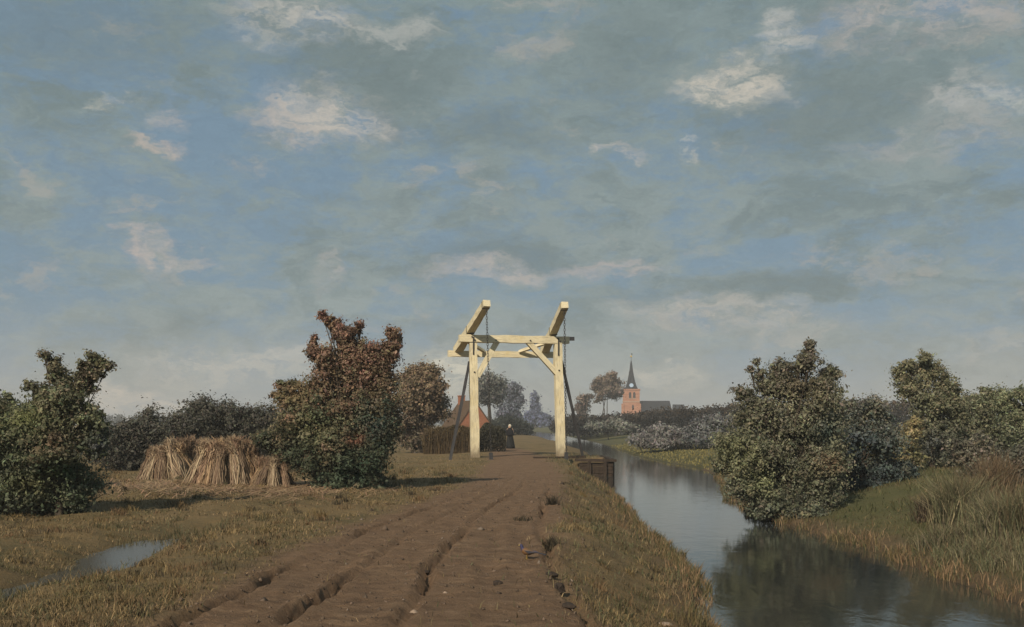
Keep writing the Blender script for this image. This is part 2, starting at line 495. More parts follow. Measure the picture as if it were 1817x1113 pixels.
LEAF_GAIN = 3.5
def make_tree(name, label, cat, base, lobes, depth, stops, leaf=.08, dens=1.0, group=None, seed=1, trunk_r=.09,
              vary=.35, tints=(), clump=.17, trunk=True, flat=.85, loose=1.0, stems=None):
    """lobes: photo-measured crown masses (px, py, rx, ry[, depth offset]) at a distance of `depth` metres."""
    r = np.random.default_rng(seed)
    k = depth / F
    bx, by = base
    bz = Hs(bx, by) - .05
    root = empty(name, (bx, by, bz))
    tag(root, label, cat, group)
    org = np.array([bx, by, bz])
    Lb = []
    for q in lobes:
        dd = q[4] if len(q) > 4 else r.uniform(-.6, .6) * max(q[2], q[3]) * k
        c = P(q[0], q[1], depth); c[1] += dd
        Lb.append((c, np.array([q[2] * k, flat * max(q[2], q[3]) * k, q[3] * k])))
    big = sorted(Lb, key=lambda q: -q[1].prod())
    for c, rr in list(Lb):                       # sprays of leaves along the limb that carries an outlying lobe
        if rr.min() < .33 * (depth / 29):
            par = min((q for q in big if q[1].prod() > rr.prod() * 1.6), key=lambda q: np.linalg.norm(q[0] - c) - q[1].mean(), default=None)
            if par is not None and np.linalg.norm(par[0] - c) > par[1].mean() * .9:
                e = par[0] + (c - par[0]) * .62
                Lb.append((e + r.normal(size=3) * rr * .3, rr * r.uniform(.65, .95)))
    zlo = min(c[2] - rr[2] for c, rr in Lb); zhi = max(c[2] + rr[2] for c, rr in Lb)
    cents, sizes, cols, outs = [], [], [], []
    for c, rr in Lb:
        area = 4 * math.pi * (rr[0] * rr[2] + rr[0] * rr[1] + rr[1] * rr[2]) / 3
        n_leaf = int(dens * 2.1 * area / (leaf * leaf * .27)) + 24
        n_cl = max(4, int(n_leaf / 58))
        u = r.normal(size=(n_cl, 3)); u /= np.linalg.norm(u, axis=1, keepdims=True)
        rad = np.where(r.random(n_cl) < .72, r.uniform(.62, 1.12, n_cl), r.uniform(0, .7, n_cl))
        wob = 1 + .75 * (vnoise(u[:, 0] * 2.3 + c[0] * 3, u[:, 2] * 2.3 + c[2] * 3, seed) - .5)
        cc = c + u * rr * (rad * wob)[:, None]
        cr = clump * .82 * r.uniform(.5, 1.3, n_cl) * min(1, max(.45, rr.min() / .35)) * loose
        tint = 1 + vary * r.normal(size=(n_cl, 1)) * .8
        per = np.maximum(8, (50 * r.uniform(.35, 1.7, n_cl))).astype(int)
        ci = np.repeat(np.arange(n_cl), per)
        p = cc[ci] + r.normal(size=(len(ci), 3)) * cr[ci][:, None] * np.array([.75, .75, .6]) * np.where(r.random(len(ci)) < .14, 1.75, 1.0)[:, None]
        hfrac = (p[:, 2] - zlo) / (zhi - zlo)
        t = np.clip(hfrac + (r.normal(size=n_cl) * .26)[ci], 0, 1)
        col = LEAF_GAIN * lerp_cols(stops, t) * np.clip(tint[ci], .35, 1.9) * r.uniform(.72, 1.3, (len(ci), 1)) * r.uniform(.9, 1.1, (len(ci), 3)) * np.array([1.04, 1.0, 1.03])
        for (tx, ty, trx, try_, tc_, ts) in tints:       # leaves of a different hue in a patch of the crown
            pc = P(tx, ty, depth)
            q2 = ((p[:, 0] - pc[0]) / (trx * k)) ** 2 + ((p[:, 2] - pc[2]) / (try_ * k)) ** 2
            wgt = (np.exp(-q2) * ts * (r.random(n_cl) * .6 + .6)[ci])[:, None].clip(0, 1)
            col = col * (1 - wgt) + LEAF_GAIN * np.array(tc_) * wgt * r.uniform(.7, 1.3, (len(ci), 1))
        ov = (p - cc[ci]) * 1.5 / (cr[ci][:, None] + .01) + u[ci] * .9
        outs.append(ov / (np.linalg.norm(ov, axis=1, keepdims=True) + 1e-6))
        cents.append(p); sizes.append(leaf * np.exp(r.normal(size=len(ci)) * .33)); cols.append(col)
        # inner leaves
        n_in = int(n_leaf * .10)
        p = c + r.normal(size=(n_in, 3)) * rr * .38
        cents.append(p); sizes.append(np.full(n_in, leaf * 1.9)); outs.append(np.zeros((n_in, 3)))
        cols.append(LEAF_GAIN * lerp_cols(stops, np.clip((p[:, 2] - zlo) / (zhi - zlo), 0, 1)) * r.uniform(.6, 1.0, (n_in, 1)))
    cents = np.concatenate(cents); sizes = np.concatenate(sizes); outs = np.concatenate(outs); cols = np.clip(np.concatenate(cols), .004, .8)
    keep = cents[:, 2] > H(cents[:, 0], cents[:, 1]) + .01
    keep &= cents[:, 2] > WATER_Z + .05
    cents, sizes, cols, outs = cents[keep], sizes[keep], cols[keep], outs[keep]
    v, f, vc = leaf_mesh(cents - org, sizes, cols, r=r, out=outs)
    mesh_np('crown', v, f, M_LEAF, root, vc)
    # trunk and limbs
    T = Tubes()
    order = sorted(Lb, key=lambda q: -q[1].prod())
    main = np.mean([q[0] for q in order[:max(2, len(order) // 3)]], 0)
    nst = stems or 1
    forks = []
    for si in range(nst):
        b0 = np.array([r.uniform(-.12, .12) * (nst > 1) * 3, r.uniform(-.1, .1) * (nst > 1), -.05])
        top = (main - org) * np.array([.8, .8, 1]) + b0 + r.normal(size=3) * .12 * (nst > 1)
        pts = [b0 + (top - b0) * s + r.normal(size=3) * np.array([.05, .05, .0]) * (top[2]) * .35 * (0 < s < 1) for s in (0, .2, .42, .68, 1.0)]
        T.add(pts, [trunk_r * 1.35, trunk_r, trunk_r * .85, trunk_r * .6, trunk_r * .3], 8)
        forks.append(pts)
    for c, rr in Lb:
        pts = forks[int(r.integers(len(forks)))]
        tgt = c - org
        hs = [p for p in pts[1:4] if p[2] < tgt[2]] or [pts[1]]
        s0 = np.array(hs[-1])
        mid = (s0 + tgt) / 2 + r.normal(size=3) * .08 * np.linalg.norm(tgt - s0) + np.array([0, 0, -.06 * np.linalg.norm(tgt - s0)])
        T.add([s0, mid, tgt, tgt + (tgt - mid) / np.linalg.norm(tgt - mid) * rr.min() * .6 * r.random()], [trunk_r * .32, trunk_r * .2, trunk_r * .09, trunk_r * .03], 5)
        for _ in range(7):
            u = r.normal(size=3); u[2] = abs(u[2]) * .8 + .1; u /= np.linalg.norm(u)
            e = tgt + u * rr * r.uniform(.70, 1.22 if rr.min() > .3 else .95)
            T.add([mid * .3 + tgt * .7, (tgt + e) / 2 + r.normal(size=3) * .05 * rr, e], [trunk_r * .12, trunk_r * .07, trunk_r * .02], 4)
    T.build('trunk', M_BARK, root)
    return root

def blades(pos, h, wd, lean, cols, r, face=None):
    """curved grass blades: 5 vertices, 3 triangles each"""
    n = len(pos)
    an = r.uniform(0, 2 * math.pi, n); la = r.uniform(0, 2 * math.pi, n)
    s = np.stack([np.cos(an), np.sin(an), np.zeros(n)], 1) * (wd * .5)[:, None]
    ld = np.stack([np.cos(la), np.sin(la), np.zeros(n)], 1) * (lean * h)[:, None]
    z = np.zeros((n, 3)); z[:, 2] = h
    mid = pos + z * .55 + ld * .30
    tip = pos + z * np.sqrt(np.clip(1 - lean ** 2 * .5, .2, 1))[:, None] + ld
    v = np.stack([pos - s, pos + s, mid + s * .75, mid - s * .75, tip], 1).reshape(-1, 3)
    b = np.arange(n)[:, None] * 5
    f = np.concatenate([b + [0, 1, 2], b + [0, 2, 3], b + [3, 2, 4]], 1).reshape(-1, 3)
    return v, f, np.repeat(cols, 5, 0)

# ------------------------------------------------------------------ grass
def scatter(n, y0, y1, r, xlim=None, margin=1.25):
    y = np.exp(r.uniform(math.log(y0), math.log(y1), n))
    if xlim is None: x = r.uniform(-1, 1, n) * (y * 908.5 / F * margin + 1.0)
    else: x = r.uniform(xlim[0], xlim[1], n)
    return x, y
PAL = np.array([(.125, .108, .052), (.180, .137, .070), (.240, .172, .090), (.105, .100, .052), (.275, .195, .105), (.172, .120, .072)])
def grass(name, label, x, y, hmin, hmax, wd, r, pal, patch=.7, lean=.6, kindcat='grass', wmul=None):
    z = H(x, y) - .012
    n = len(x)
    t = fbm(x * patch, y * patch, 71) + r.normal(size=n) * .10
    ii = np.clip((t - .25) / .5 * len(pal), 0, len(pal) - 1).astype(int)
    cols = pal[ii] * r.uniform(.65, 1.3, (n, 1))
    hh = r.uniform(hmin, hmax, n) * (.55 + .9 * fbm(x * 1.7, y * 1.7, 75))
    v, f, vc = blades(np.stack([x, y, z], 1), hh, wd * (.6 + y / 22) * r.uniform(.6, 1.4, n), r.uniform(.15, lean, n) * 1.4, cols, r)
    o = mesh_np(name, v, f, M_GRASS, None, vc)
    return tag(o, label, kindcat, kind='stuff')
r = np.random.default_rng(101)
x, y = scatter(300000, 7.5, 62, r)
Lg, Rg = edges(x, y)
mud = mud_mask(x, y)
gz_ = H(x, y)
patchy = fbm(x * .8, y * .55, 77)
keep = (x < Lg - .06) & (r.random(len(x)) > mud * .985) & (r.random(len(x)) < np.clip((patchy - .33) * 4.5, .08, 1)) & ((np.abs(ditch_off(x, y)) > .30 * (y < 21)) | (r.random(len(x)) < .10))
bank = keep & (x > np.interp(y, CYs, CXs) + .3)
field = keep & ~bank
grass('field_grass', 'short dry olive and ochre grass left of the cart track', x[field], y[field], .03, .085, .009, r, PAL, lean=.95)
grass('bank_grass', 'dry grass on the sloping canal bank right of the track', x[bank], y[bank], .04, .12, .009, r,
      np.array([(.098, .098, .050), (.145, .120, .062), (.195, .150, .078), (.096, .104, .055), (.220, .168, .095), (.138, .102, .064)]), lean=.9)
x, y = scatter(90000, 11, 60, r, (6.6, 26))
Lg, Rg = edges(x, y)
keep = (x > Rg + .10) & (x < y * .62 + 2) & (r.random(len(x)) < .05 + .95 * sstep((x - Rg - .25) / 1.3)) & (r.random(len(x)) < np.clip((fbm(x * .7, y * .6, 79) - .22) * 3, .15, 1))
grass('far_bank_grass', 'green grass on the slope across the canal below the bushes', x[keep], y[keep], .05, .16, .011, r,
      np.array([(.070, .078, .034), (.090, .092, .042), (.125, .108, .052), (.078, .082, .038), (.165, .128, .064), (.105, .085, .050)]), lean=.8)
x, y = scatter(36000, 46, 120, r, (8.5, 42))
Lg, Rg = edges(x, y)
keep = (x > Rg + .15)
grass('meadow_grass', 'pale yellow green meadow beyond the canal bend', x[keep], y[keep], .07, .16, .014, r,
      np.array([(.205, .175, .062), (.230, .190, .072), (.175, .155, .060)]), lean=.7)
# fringe at the water's edge, both sides
n = 20000
y = np.exp(r.uniform(math.log(9), math.log(52), n)); Lg, Rg = edges(y, y)
sd = r.random(n) < .62
clus = fbm(y * 1.4, y * 0 + 2.2, 83) > .47
x = np.where(sd, Lg - r.gamma(1.4, .15, n) + .20, Rg + r.gamma(1.5, .15, n) - .06)
keep = (clus | (r.random(n) < .22))
pal = np.array([(.110, .098, .048), (.160, .120, .058), (.215, .150, .085), (.080, .085, .042), (.250, .165, .095)])
grass('bank_sedge', 'tufts of taller sedge along the edges of the canal', x[keep], y[keep], .10, .26, .009, r, pal, 2.0, .55)

n = 5200
y = r.uniform(9.5, 20.5, n); x = y * 0
x = x - ditch_off(x, y) + r.normal(size=n) * .42
keep = fbm(x * 1.6, y * 1.1, 87) > .50
grass('ditch_sedge', 'sedge and weeds growing in the shallow wet ditch at the left', x[keep], y[keep], .06, .19, .008, r,
      np.array([(.100, .095, .050), (.140, .115, .060), (.085, .092, .050), (.190, .145, .080)]), 2.0, .6)
# dry tufts standing in the field and on the bank
r = np.random.default_rng(140)
m = 2400
tx, ty = scatter(m, 8.5, 45, r)
Lg, Rg = edges(tx, ty)
ok = (tx < Lg - .3) & (mud_mask(tx, ty) < .35) & (np.abs(ditch_off(tx, ty)) > .5)
tx, ty = tx[ok], ty[ok]
per = r.integers(14, 46, len(tx)); ci = np.repeat(np.arange(len(tx)), per)
sp = r.uniform(.04, .13, len(tx))[ci]
x = tx[ci] + r.normal(size=len(ci)) * sp; y = ty[ci] + r.normal(size=len(ci)) * sp
tc0 = np.array([(.20, .145, .068), (.15, .105, .055), (.085, .078, .040), (.24, .175, .090), (.070, .055, .036), (.16, .10, .055)])[r.integers(0, 6, len(tx))][ci]
hh = (r.uniform(.06, .19, len(tx)) * np.clip(.7 + ty / 60, .7, 1.4))[ci] * r.uniform(.5, 1.1, len(ci))
v, f, vc = blades(np.stack([x, y, H(x, y) - .012], 1), hh, .008 * (.6 + y / 22) * r.uniform(.6, 1.3, len(ci)), r.uniform(.25, 1.0, len(ci)), tc0 * r.uniform(.7, 1.3, (len(ci), 1)), r)
tag(mesh_np('dry_tufts', v, f, M_GRASS, None, vc), 'scattered dry brown grass tufts beside the track', 'grass', kind='stuff')
# crumbs of soil
m = 3200
tx, ty = scatter(m, 8.2, 34, r)
tx = np.interp(ty, CYs, CXs) + r.uniform(-1, 1, m) * np.interp(ty, HWY, HWX) * 1.12
s_ = r.gamma(1.5, .0045, m) * (.8 + ty / 40) + .004
oc = np.array([(1, 0, 0), (-1, 0, 0), (0, 1, 0), (0, -1, 0), (0, 0, 1), (0, 0, -1)], float)
of = np.array([(0, 2, 4), (2, 1, 4), (1, 3, 4), (3, 0, 4), (2, 0, 5), (1, 2, 5), (3, 1, 5), (0, 3, 5)])
v = np.stack([tx, ty, H(tx, ty)], 1)[:, None, :] + (oc[None] * r.uniform(.6, 1.4, (m, 6, 1)) + r.normal(size=(m, 6, 3)) * .25) * s_[:, None, None]
cc = np.array([(.10, .072, .052), (.14, .10, .074), (.07, .052, .040), (.19, .15, .12)])[r.choice(4, m, p=[.4, .35, .2, .05])] * r.uniform(.8, 1.2, (m, 1))
tag(mesh_np('soil_crumbs', v.reshape(-1, 3), (of[None] + np.arange(m)[:, None, None] * 6).reshape(-1, 3), mat_leaf('soil_crumb', 0.0, .95), None, np.repeat(cc, 6, 0)), 'loose crumbs of soil strewn over the track', 'soil', kind='stuff')

# ------------------------------------------------------------------ white drawbridge
def mat_paint(mud):
    m, t, out = new_mat('muddy_white_paint' if mud else 'white_paint')
    b = principled(t, out, 0.62, 0.3)
    o = t.n('ShaderNodeTexCoord').outputs['Object']
    g = t.noise(t.vmath('MULTIPLY', o, (9, 9, .9)), 2.2, 8, .7, .3).outputs[0]
    g2 = t.noise(o, 1.1, 5, .6, .4).outputs[0]
    c = t.ramp(g2, [(.3, (.60, .53, .36)), (.5, (.70, .62, .43)), (.7, (.64, .53, .29))])
    c = t.mix(t.mapr(g, .46, .68, 0, .75), c, (.40, .35, .25))
    c = t.mix(t.mapr(g, .60, .74, 0, .9), c, (.17, .14, .10))
    if mud:
        sp = t.n('ShaderNodeSeparateXYZ'); t.l(o, sp.inputs[0])
        edge = t.math('ADD', sp.outputs['Z'], t.math('MULTIPLY', t.noise(t.vmath('MULTIPLY', o, (6, 6, 1.2)), 3.0, 6, .7, .3).outputs[0], -1.3))
        c = t.mix(t.mapr(edge, .55, -.25, 0, .85), c, (.16, .115, .075))
    t.l(c, b.inputs['Base Color']); bump(t, b, g, .8, .03)
    return m
M_PAINT = mat_paint(False)
M_POST = mat_paint(True)
M_TAR = mat_noise('tarred_timber', [(.3, (.022, .022, .026)), (.6, (.045, .044, .048)), (.85, (.085, .075, .068))], (6, 6, .8), 3, .75, .3, .01)
M_IRON = mat_noise('iron', [(.3, (.018, .018, .019)), (.7, (.05, .043, .038))], (1, 1, 1), 9, .55, .5)
M_OLDWOOD = mat_noise('old_timber', [(.25, (.018, .013, .010)), (.5, (.042, .029, .021)), (.75, (.080, .058, .042))], (.8, 8, 8), 3, .85, .2, .02)
M_OLDWOODZ = mat_noise('old_timber_upright', [(.25, (.018, .013, .010)), (.5, (.040, .028, .020)), (.75, (.075, .055, .040))], (8, 8, .8), 3, .85, .2, .02)

def beam(name, p0, p1, wx, wy, mat, parent, side=(1, 0, 0), rough=.012, bevel=.02, taper=1.0, seed=0):
    """squared timber along p0-p1 with worn edges; its own long axis is local Z"""
    p0, p1 = Vector(p0), Vector(p1)
    z = (p1 - p0); ln = z.length; z.normalize()
    x = Vector(side); x = (x - z * x.dot(z)).normalized(); y_ = z.cross(x)
    rr = random.Random(hash((name, round(ln, 3), seed)) & 0xffff)
    bm = bmesh.new()
    nseg = max(3, int(ln / .45))
    rings = []
    for i in range(nseg + 1):
        t = i / nseg; s = 1 + (taper - 1) * t
        ring = []
        for sx, sy in ((-1, -1), (1, -1), (1, 1), (-1, 1)):
            ring.append(bm.verts.new((sx * wx * .5 * s + rr.uniform(-rough, rough), sy * wy * .5 * s + rr.uniform(-rough, rough), t * ln)))
        rings.append(ring)
    for a, b in zip(rings[:-1], rings[1:]):
        for k in range(4): bm.faces.new((a[k], a[(k + 1) % 4], b[(k + 1) % 4], b[k]))
    bm.faces.new(rings[0][::-1]); bm.faces.new(rings[-1])
    bm.edges.ensure_lookup_table()
    ed = [e for e in bm.edges if len(e.link_faces) == 2 and e.calc_face_angle(0) > 1.0]
    bmesh.ops.bevel(bm, geom=ed, offset=bevel, segments=2, affect='EDGES', profile=.6)
    o = obj_bm(name, bm, mat, parent)
    mtx = Matrix((x, y_, z)).transposed().to_4x4(); mtx.translation = p0
    o.matrix_basis = mtx
    return o

BX, BY, BA = .33, 56.0, math.radians(11)
bz0 = Hs(BX, BY)
br = tag(empty('drawbridge', (BX, BY, 0), BA), 'white painted wooden drawbridge with raised balance beams across the track', 'drawbridge')
beam('post', (-2.24, 0, -.4), (-2.36, 0, 5.80), .44, .44, M_POST, br, rough=.022, taper=.84)
beam('post', (2.24, 0, -.4), (2.04, 0, 5.80), .44, .44, M_POST, br, rough=.022, taper=.86)
beam('top_beam', (-3.06, 0, 6.03), (2.62, 0, 6.00), .37, .42, M_PAINT, br, side=(0, 0, 1), rough=.02)
beam('axle_beam', (-2.2, .42, 6.12), (3.02, .42, 6.12), .20, .22, M_TAR, br, side=(0, 0, 1))
beam('brace', (-2.14, -.03, 4.10), (-1.12, -.03, 5.88), .26, .26, M_PAINT, br)
beam('brace', (2.00, -.03, 4.30), (.50, -.03, 5.88), .26, .26, M_PAINT, br)
for xt, xr in ((-2.2, -2.72), (1.61, 2.0)):
    bb = beam('balance_beam', (xr, 2.95, 5.60), (xt, -3.35, 7.46), .42, .40, M_PAINT, br, rough=.015, taper=.82)
    cb = beam('end_band', (0, 0, 6.28), (0, 0, 6.34), .372, .355, M_IRON, bb, bevel=.005, rough=0)
    sb = beam('pivot_strap', (0, 0, 3.0), (0, 0, 3.10), .41, .39, M_IRON, bb, bevel=.005, rough=0)
beam('counterweight_beam', (-3.25, 2.75, 5.42), (2.75, 2.75, 5.42), .32, .36, M_PAINT, br, side=(0, 0, 1), rough=.02)
beam('tie_brace', (-2.45, 1.2, 5.98), (-1.35, 2.55, 5.56), .14, .14, M_PAINT, br)
beam('tie_brace', (1.80, 1.2, 5.98), (.55, 2.55, 5.56), .14, .14, M_PAINT, br)
def bolt(x, y, z):
    bm = bmesh.new(); bmesh.ops.create_cone(bm, segments=8, radius1=.045, radius2=.035, depth=.05, cap_ends=True, matrix=Matrix.Translation((x, y, z)) @ Matrix.Rotation(math.radians(90), 4, 'X'))
    obj_bm('bolt', bm, M_IRON, br)
for bx_, bz_ in ((-2.42, 6.10), (-2.28, 5.94), (2.00, 6.08), (2.14, 5.92), (-1.20, 5.95), (.58, 5.95), (-2.30, 4.32), (2.08, 4.45)):
    bolt(bx_, -.225, bz_)
for x0, zc in ((-2.35, 5.55), (2.05, 5.55)):
    beam('iron_strap', (x0, -.20, zc - .35), (x0, -.20, zc + .55), .07, .05, M_IRON, br, bevel=.005, rough=0)
def to_local(X, Y, Z):
    dx, dy = X - BX, Y - BY
    return (dx * math.cos(BA) + dy * math.sin(BA), -dx * math.sin(BA) + dy * math.cos(BA), Z)
sx, sy_ = P(797, 800, 54.3)[0], 54.3
beam('strut', to_local(sx, sy_, Hs(sx, sy_) - .25), (-2.52, 0, 4.85), .14, .14, M_TAR, br)
sx, sy_ = P(1036, 800, 57.6)[0], 57.6
beam('strut', to_local(sx, sy_, Hs(sx, sy_) - .25), (2.26, 0, 4.95), .14, .14, M_TAR, br)
def chain(a, b, parent):
    a, b = Vector(a), Vector(b)
    d = b - a; ln = d.length; n = int(ln / .125)
    T = Tubes()
    dn = d.normalized()
    s1 = dn.cross(Vector((0, 1, 0))).normalized(); s2 = dn.cross(s1)
    for i in range(n):
        c = a + d * ((i + .5) / n); s = s1 if i % 2 else s2
        pts = []
        for k in range(9):
            an = 2 * math.pi * k / 8
            pts.append(tuple(c + dn * math.cos(an) * .085 + s * math.sin(an) * .042))
        T.add(pts, [.013] * 9, 4)
    return T.build('chain', M_IRON, parent)
chain((-2.2, -3.2, 7.20), (-1.98, -3.2, .30), br)
chain((1.62, -3.2, 7.20), (1.72, -3.2, .30), br)
def stub(x, y):
    X = BX + x * math.cos(BA) - y * math.sin(BA); Y = BY + x * math.sin(BA) + y * math.cos(BA)
    return Hs(X, Y)
beam('anchor_stub', (-1.98, -3.2, stub(-1.98, -3.2) - .2), (-1.98, -3.2, .34), .16, .16, M_TAR, br)
beam('anchor_stub', (1.72, -3.2, stub(1.72, -3.2) - .2), (1.72, -3.2, .34), .16, .16, M_TAR, br)
beam('sill_beam', (.35, -2.0, stub(.5, -2) + .00), (3.0, -2.0, stub(2.4, -2) + .03), .16, .24, M_OLDWOOD, br, side=(0, 0, 1))

# timber revetment at the canal corner beside the bridge
rv = tag(empty('timber_revetment', (4.2, 53.3, WATER_Z)), 'dark weathered timber revetment jutting into the canal beside the right bridge post', 'revetment')
for i in range(5):
    z = -.18 + i * .185
    beam('board', (-.95, 0, z), (.70 - .02 * (i % 2), 0, z + random.uniform(-.01, .01)), .165, .06, M_OLDWOOD, rv, side=(0, 0, 1), bevel=.008, seed=i)
    beam('board', (.68, .05, z), (.68, 6.2, z + random.uniform(-.01, .01)), .165, .06, M_OLDWOODZ, rv, side=(0, 0, 1), bevel=.008, seed=i + 9)
for xx, yy in ((-.45, -.09), (.30, -.09), (.765, .9), (.765, 2.6), (.765, 4.3)):
    beam('pile', (xx, yy, -.6), (xx, yy, .70), .15, .15, M_OLDWOODZ, rv, bevel=.02)
beam('cap_beam', (-1.15, -.03, .76), (.86, -.03, .73), .13, .24, M_OLDWOOD, rv, side=(0, 0, 1))
beam('cap_beam', (.70, .10, .735), (.70, 6.3, .74), .13, .24, M_OLDWOODZ, rv, side=(0, 0, 1))

# ------------------------------------------------------------------ person on the track
def lathe(bm, prof, seg=20, ex=1.0, ey=1.0, wave=0.0, nw=7):
    rings = []
    for (rad, z, *o) in prof:
        ox, oy = (o + [0, 0])[:2]
        ring = []
        for k in range(seg):
            a = 2 * math.pi * k / seg
            rr = rad * (1 + wave * math.sin(a * nw) * max(0, 1 - z / 1.0))
            ring.append(bm.verts.new((ox + rr * ex * math.cos(a), oy + rr * ey * math.sin(a), z)))
        rings.append(ring)
    for a, b in zip(rings[:-1], rings[1:]):
        for k in range(seg): bm.faces.new((a[k], a[(k + 1) % seg], b[(k + 1) % seg], b[k]))
    bm.faces.new(rings[0][::-1]); bm.faces.new(rings[-1])
def flatmat(name, c, rough=.8, spec=.2):
    return mat_noise(name, [(.3, tuple(v * .75 for v in c)), (.7, tuple(v * 1.2 for v in c))], (1, 1, 1), 7, rough, spec, .01)
M_SKIN = flatmat('skin', (.52, .33, .24), .55)
M_BLACK = flatmat('black_wool', (.014, .014, .017), .9)
M_SKIRT = flatmat('dark_skirt', (.020, .021, .022), .9)
M_CAP = flatmat('white_linen', (.55, .51, .42), .8)
px_, py_ = P(905, 797, 74)[0], 74.0
pe = tag(empty('person', (px_, py_, Hs(px_, py_)), math.radians(-15)), 'person in long black dress and shawl with white cap standing on the track', 'person')
def skin_body():
    joints = {'pelvis': (0, 0, .92, .13), 'belly': (0, 0, 1.06, .125), 'chest': (0, -.01, 1.24, .14), 'neck': (0, -.01, 1.40, .055), 'head': (-.01, -.03, 1.50, .082), 'crown': (-.01, -.03, 1.585, .070),
              'hipL': (-.09, 0, .86, .10), 'kneeL': (-.10, -.03, .47, .065), 'ankL': (-.10, .02, .08, .042), 'toeL': (-.10, -.13, .03, .035),
              'hipR': (.09, 0, .86, .10), 'kneeR': (.10, .02, .47, .065), 'ankR': (.11, .06, .08, .042), 'toeR': (.12, -.09, .03, .035),
              'shL': (-.17, 0, 1.33, .065), 'elL': (-.23, -.02, 1.06, .048), 'wrL': (-.09, -.19, 1.04, .032), 'haL': (-.02, -.21, 1.05, .034),
              'shR': (.17, 0, 1.33, .065), 'elR': (.23, -.02, 1.06, .048), 'wrR': (.09, -.19, 1.01, .032), 'haR': (.02, -.232, 1.01, .034)}
    ed = [('pelvis', 'belly'), ('belly', 'chest'), ('chest', 'neck'), ('neck', 'head'), ('head', 'crown'), ('pelvis', 'hipL'), ('hipL', 'kneeL'), ('kneeL', 'ankL'), ('ankL', 'toeL'),
          ('pelvis', 'hipR'), ('hipR', 'kneeR'), ('kneeR', 'ankR'), ('ankR', 'toeR'), ('chest', 'shL'), ('shL', 'elL'), ('elL', 'wrL'), ('wrL', 'haL'), ('chest', 'shR'), ('shR', 'elR'), ('elR', 'wrR'), ('wrR', 'haR')]
    ks = list(joints)
    me = bpy.data.meshes.new('body')
    me.from_pydata([joints[k][:3] for k in ks], [(ks.index(a), ks.index(b)) for a, b in ed], [])
    me.materials.append(M_SKIN)
    o = bpy.data.objects.new('body', me); C.objects.link(o); o.parent = pe
    sk = o.modifiers.new('skin', 'SKIN')
    for i, k in enumerate(ks):
        rr = joints[k][3]; me.skin_vertices[0].data[i].radius = (rr, rr)
    me.skin_vertices[0].data[0].use_root = True
    sk.use_smooth_shade = True
    ss = o.modifiers.new('sub', 'SUBSURF'); ss.levels = 2; ss.render_levels = 2
    return o
body = skin_body()
bm = bmesh.new(); lathe(bm, [(.30, .05, .03, .02), (.285, .25, .02, .01), (.25, .55, .01, 0), (.20, .82), (.155, 1.0), (.15, 1.06)], 28, 1.0, .9, .07, 9)
obj_bm('skirt', bm, M_SKIRT, pe, True)
bm = bmesh.new(); lathe(bm, [(.262, .90, 0, -.03), (.268, 1.02, 0, -.03), (.255, 1.16, 0, -.02), (.225, 1.28), (.165, 1.37), (.085, 1.425, 0, -.01), (.07, 1.44, 0, -.01)], 24, 1.0, .84, .05, 7)
obj_bm('shawl', bm, M_BLACK, pe, True)
bm = bmesh.new(); bmesh.ops.create_uvsphere(bm, u_segments=16, v_segments=12, radius=.115)
for v in bm.verts:
    v.co.x *= .9; v.co.z *= 1.08
    if v.co.y < -.045: v.co.y = -.045 + (v.co.y + .045) * .15
    v.co += Vector((-.01, -.015, 1.555))
obj_bm('cap', bm, M_CAP, pe, True)
bm = bmesh.new()
bmesh.ops.create_cone(bm, segments=6, radius1=.014, radius2=.004, depth=.035, cap_ends=True, matrix=Matrix.Translation((-.01, -.115, 1.53)) @ Matrix.Rotation(math.radians(70), 4, 'X'))
obj_bm('nose', bm, M_SKIN, pe, True)
for s in (-1, 1):
    bm = bmesh.new(); bmesh.ops.create_uvsphere(bm, u_segments=8, v_segments=6, radius=.010, matrix=Matrix.Translation((-.01 + s * .031, -.104, 1.55)))
    obj_bm('eye', bm, M_BLACK, pe, True)

# ------------------------------------------------------------------ cottage behind the hedge
M_BRICK = mat_noise('red_brick', [(.25, (.20, .085, .050)), (.5, (.30, .125, .072)), (.75, (.36, .18, .11))], (1, 1, 3), 4, .9, .15, .01)
M_THATCH = mat_noise('brown_thatch', [(.25, (.055, .036, .024)), (.5, (.095, .062, .040)), (.75, (.14, .095, .062))], (1, 6, 1), 3, .95, .1, .05)
M_SLATE = mat_noise('slate', [(.25, (.008, .009, .013)), (.5, (.016, .017, .023)), (.75, (.030, .030, .036))], (1, 1, 4), 3, .85, .15, .01)
def prism(verts, faces, name, mat, parent):
    bm = bmesh.new(); vs = [bm.verts.new(v) for v in verts]
    for f in faces: bm.faces.new([vs[i] for i in f])
    return obj_bm(name, bm, mat, parent)
def boxv(x0, x1, y0, y1, z0, z1):
    return [(x0, y0, z0), (x1, y0, z0), (x1, y1, z0), (x0, y1, z0), (x0, y0, z1), (x1, y0, z1), (x1, y1, z1), (x0, y1, z1)]
BOXF = [(0, 3, 2, 1), (4, 5, 6, 7), (0, 1, 5, 4), (1, 2, 6, 5), (2, 3, 7, 6), (3, 0, 4, 7)]
def box(name, b, mat, parent): return prism(boxv(*b), BOXF, name, mat, parent)
cg = tag(empty('cottage', (P(843, 700, 130)[0], 130, Hs(-4, 130)), math.radians(24)), 'brick cottage with brown thatched roof half hidden behind the hedge', 'cottage')
hw, ln, ev, rg = 2.1, 5.0, 1.5, 4.45
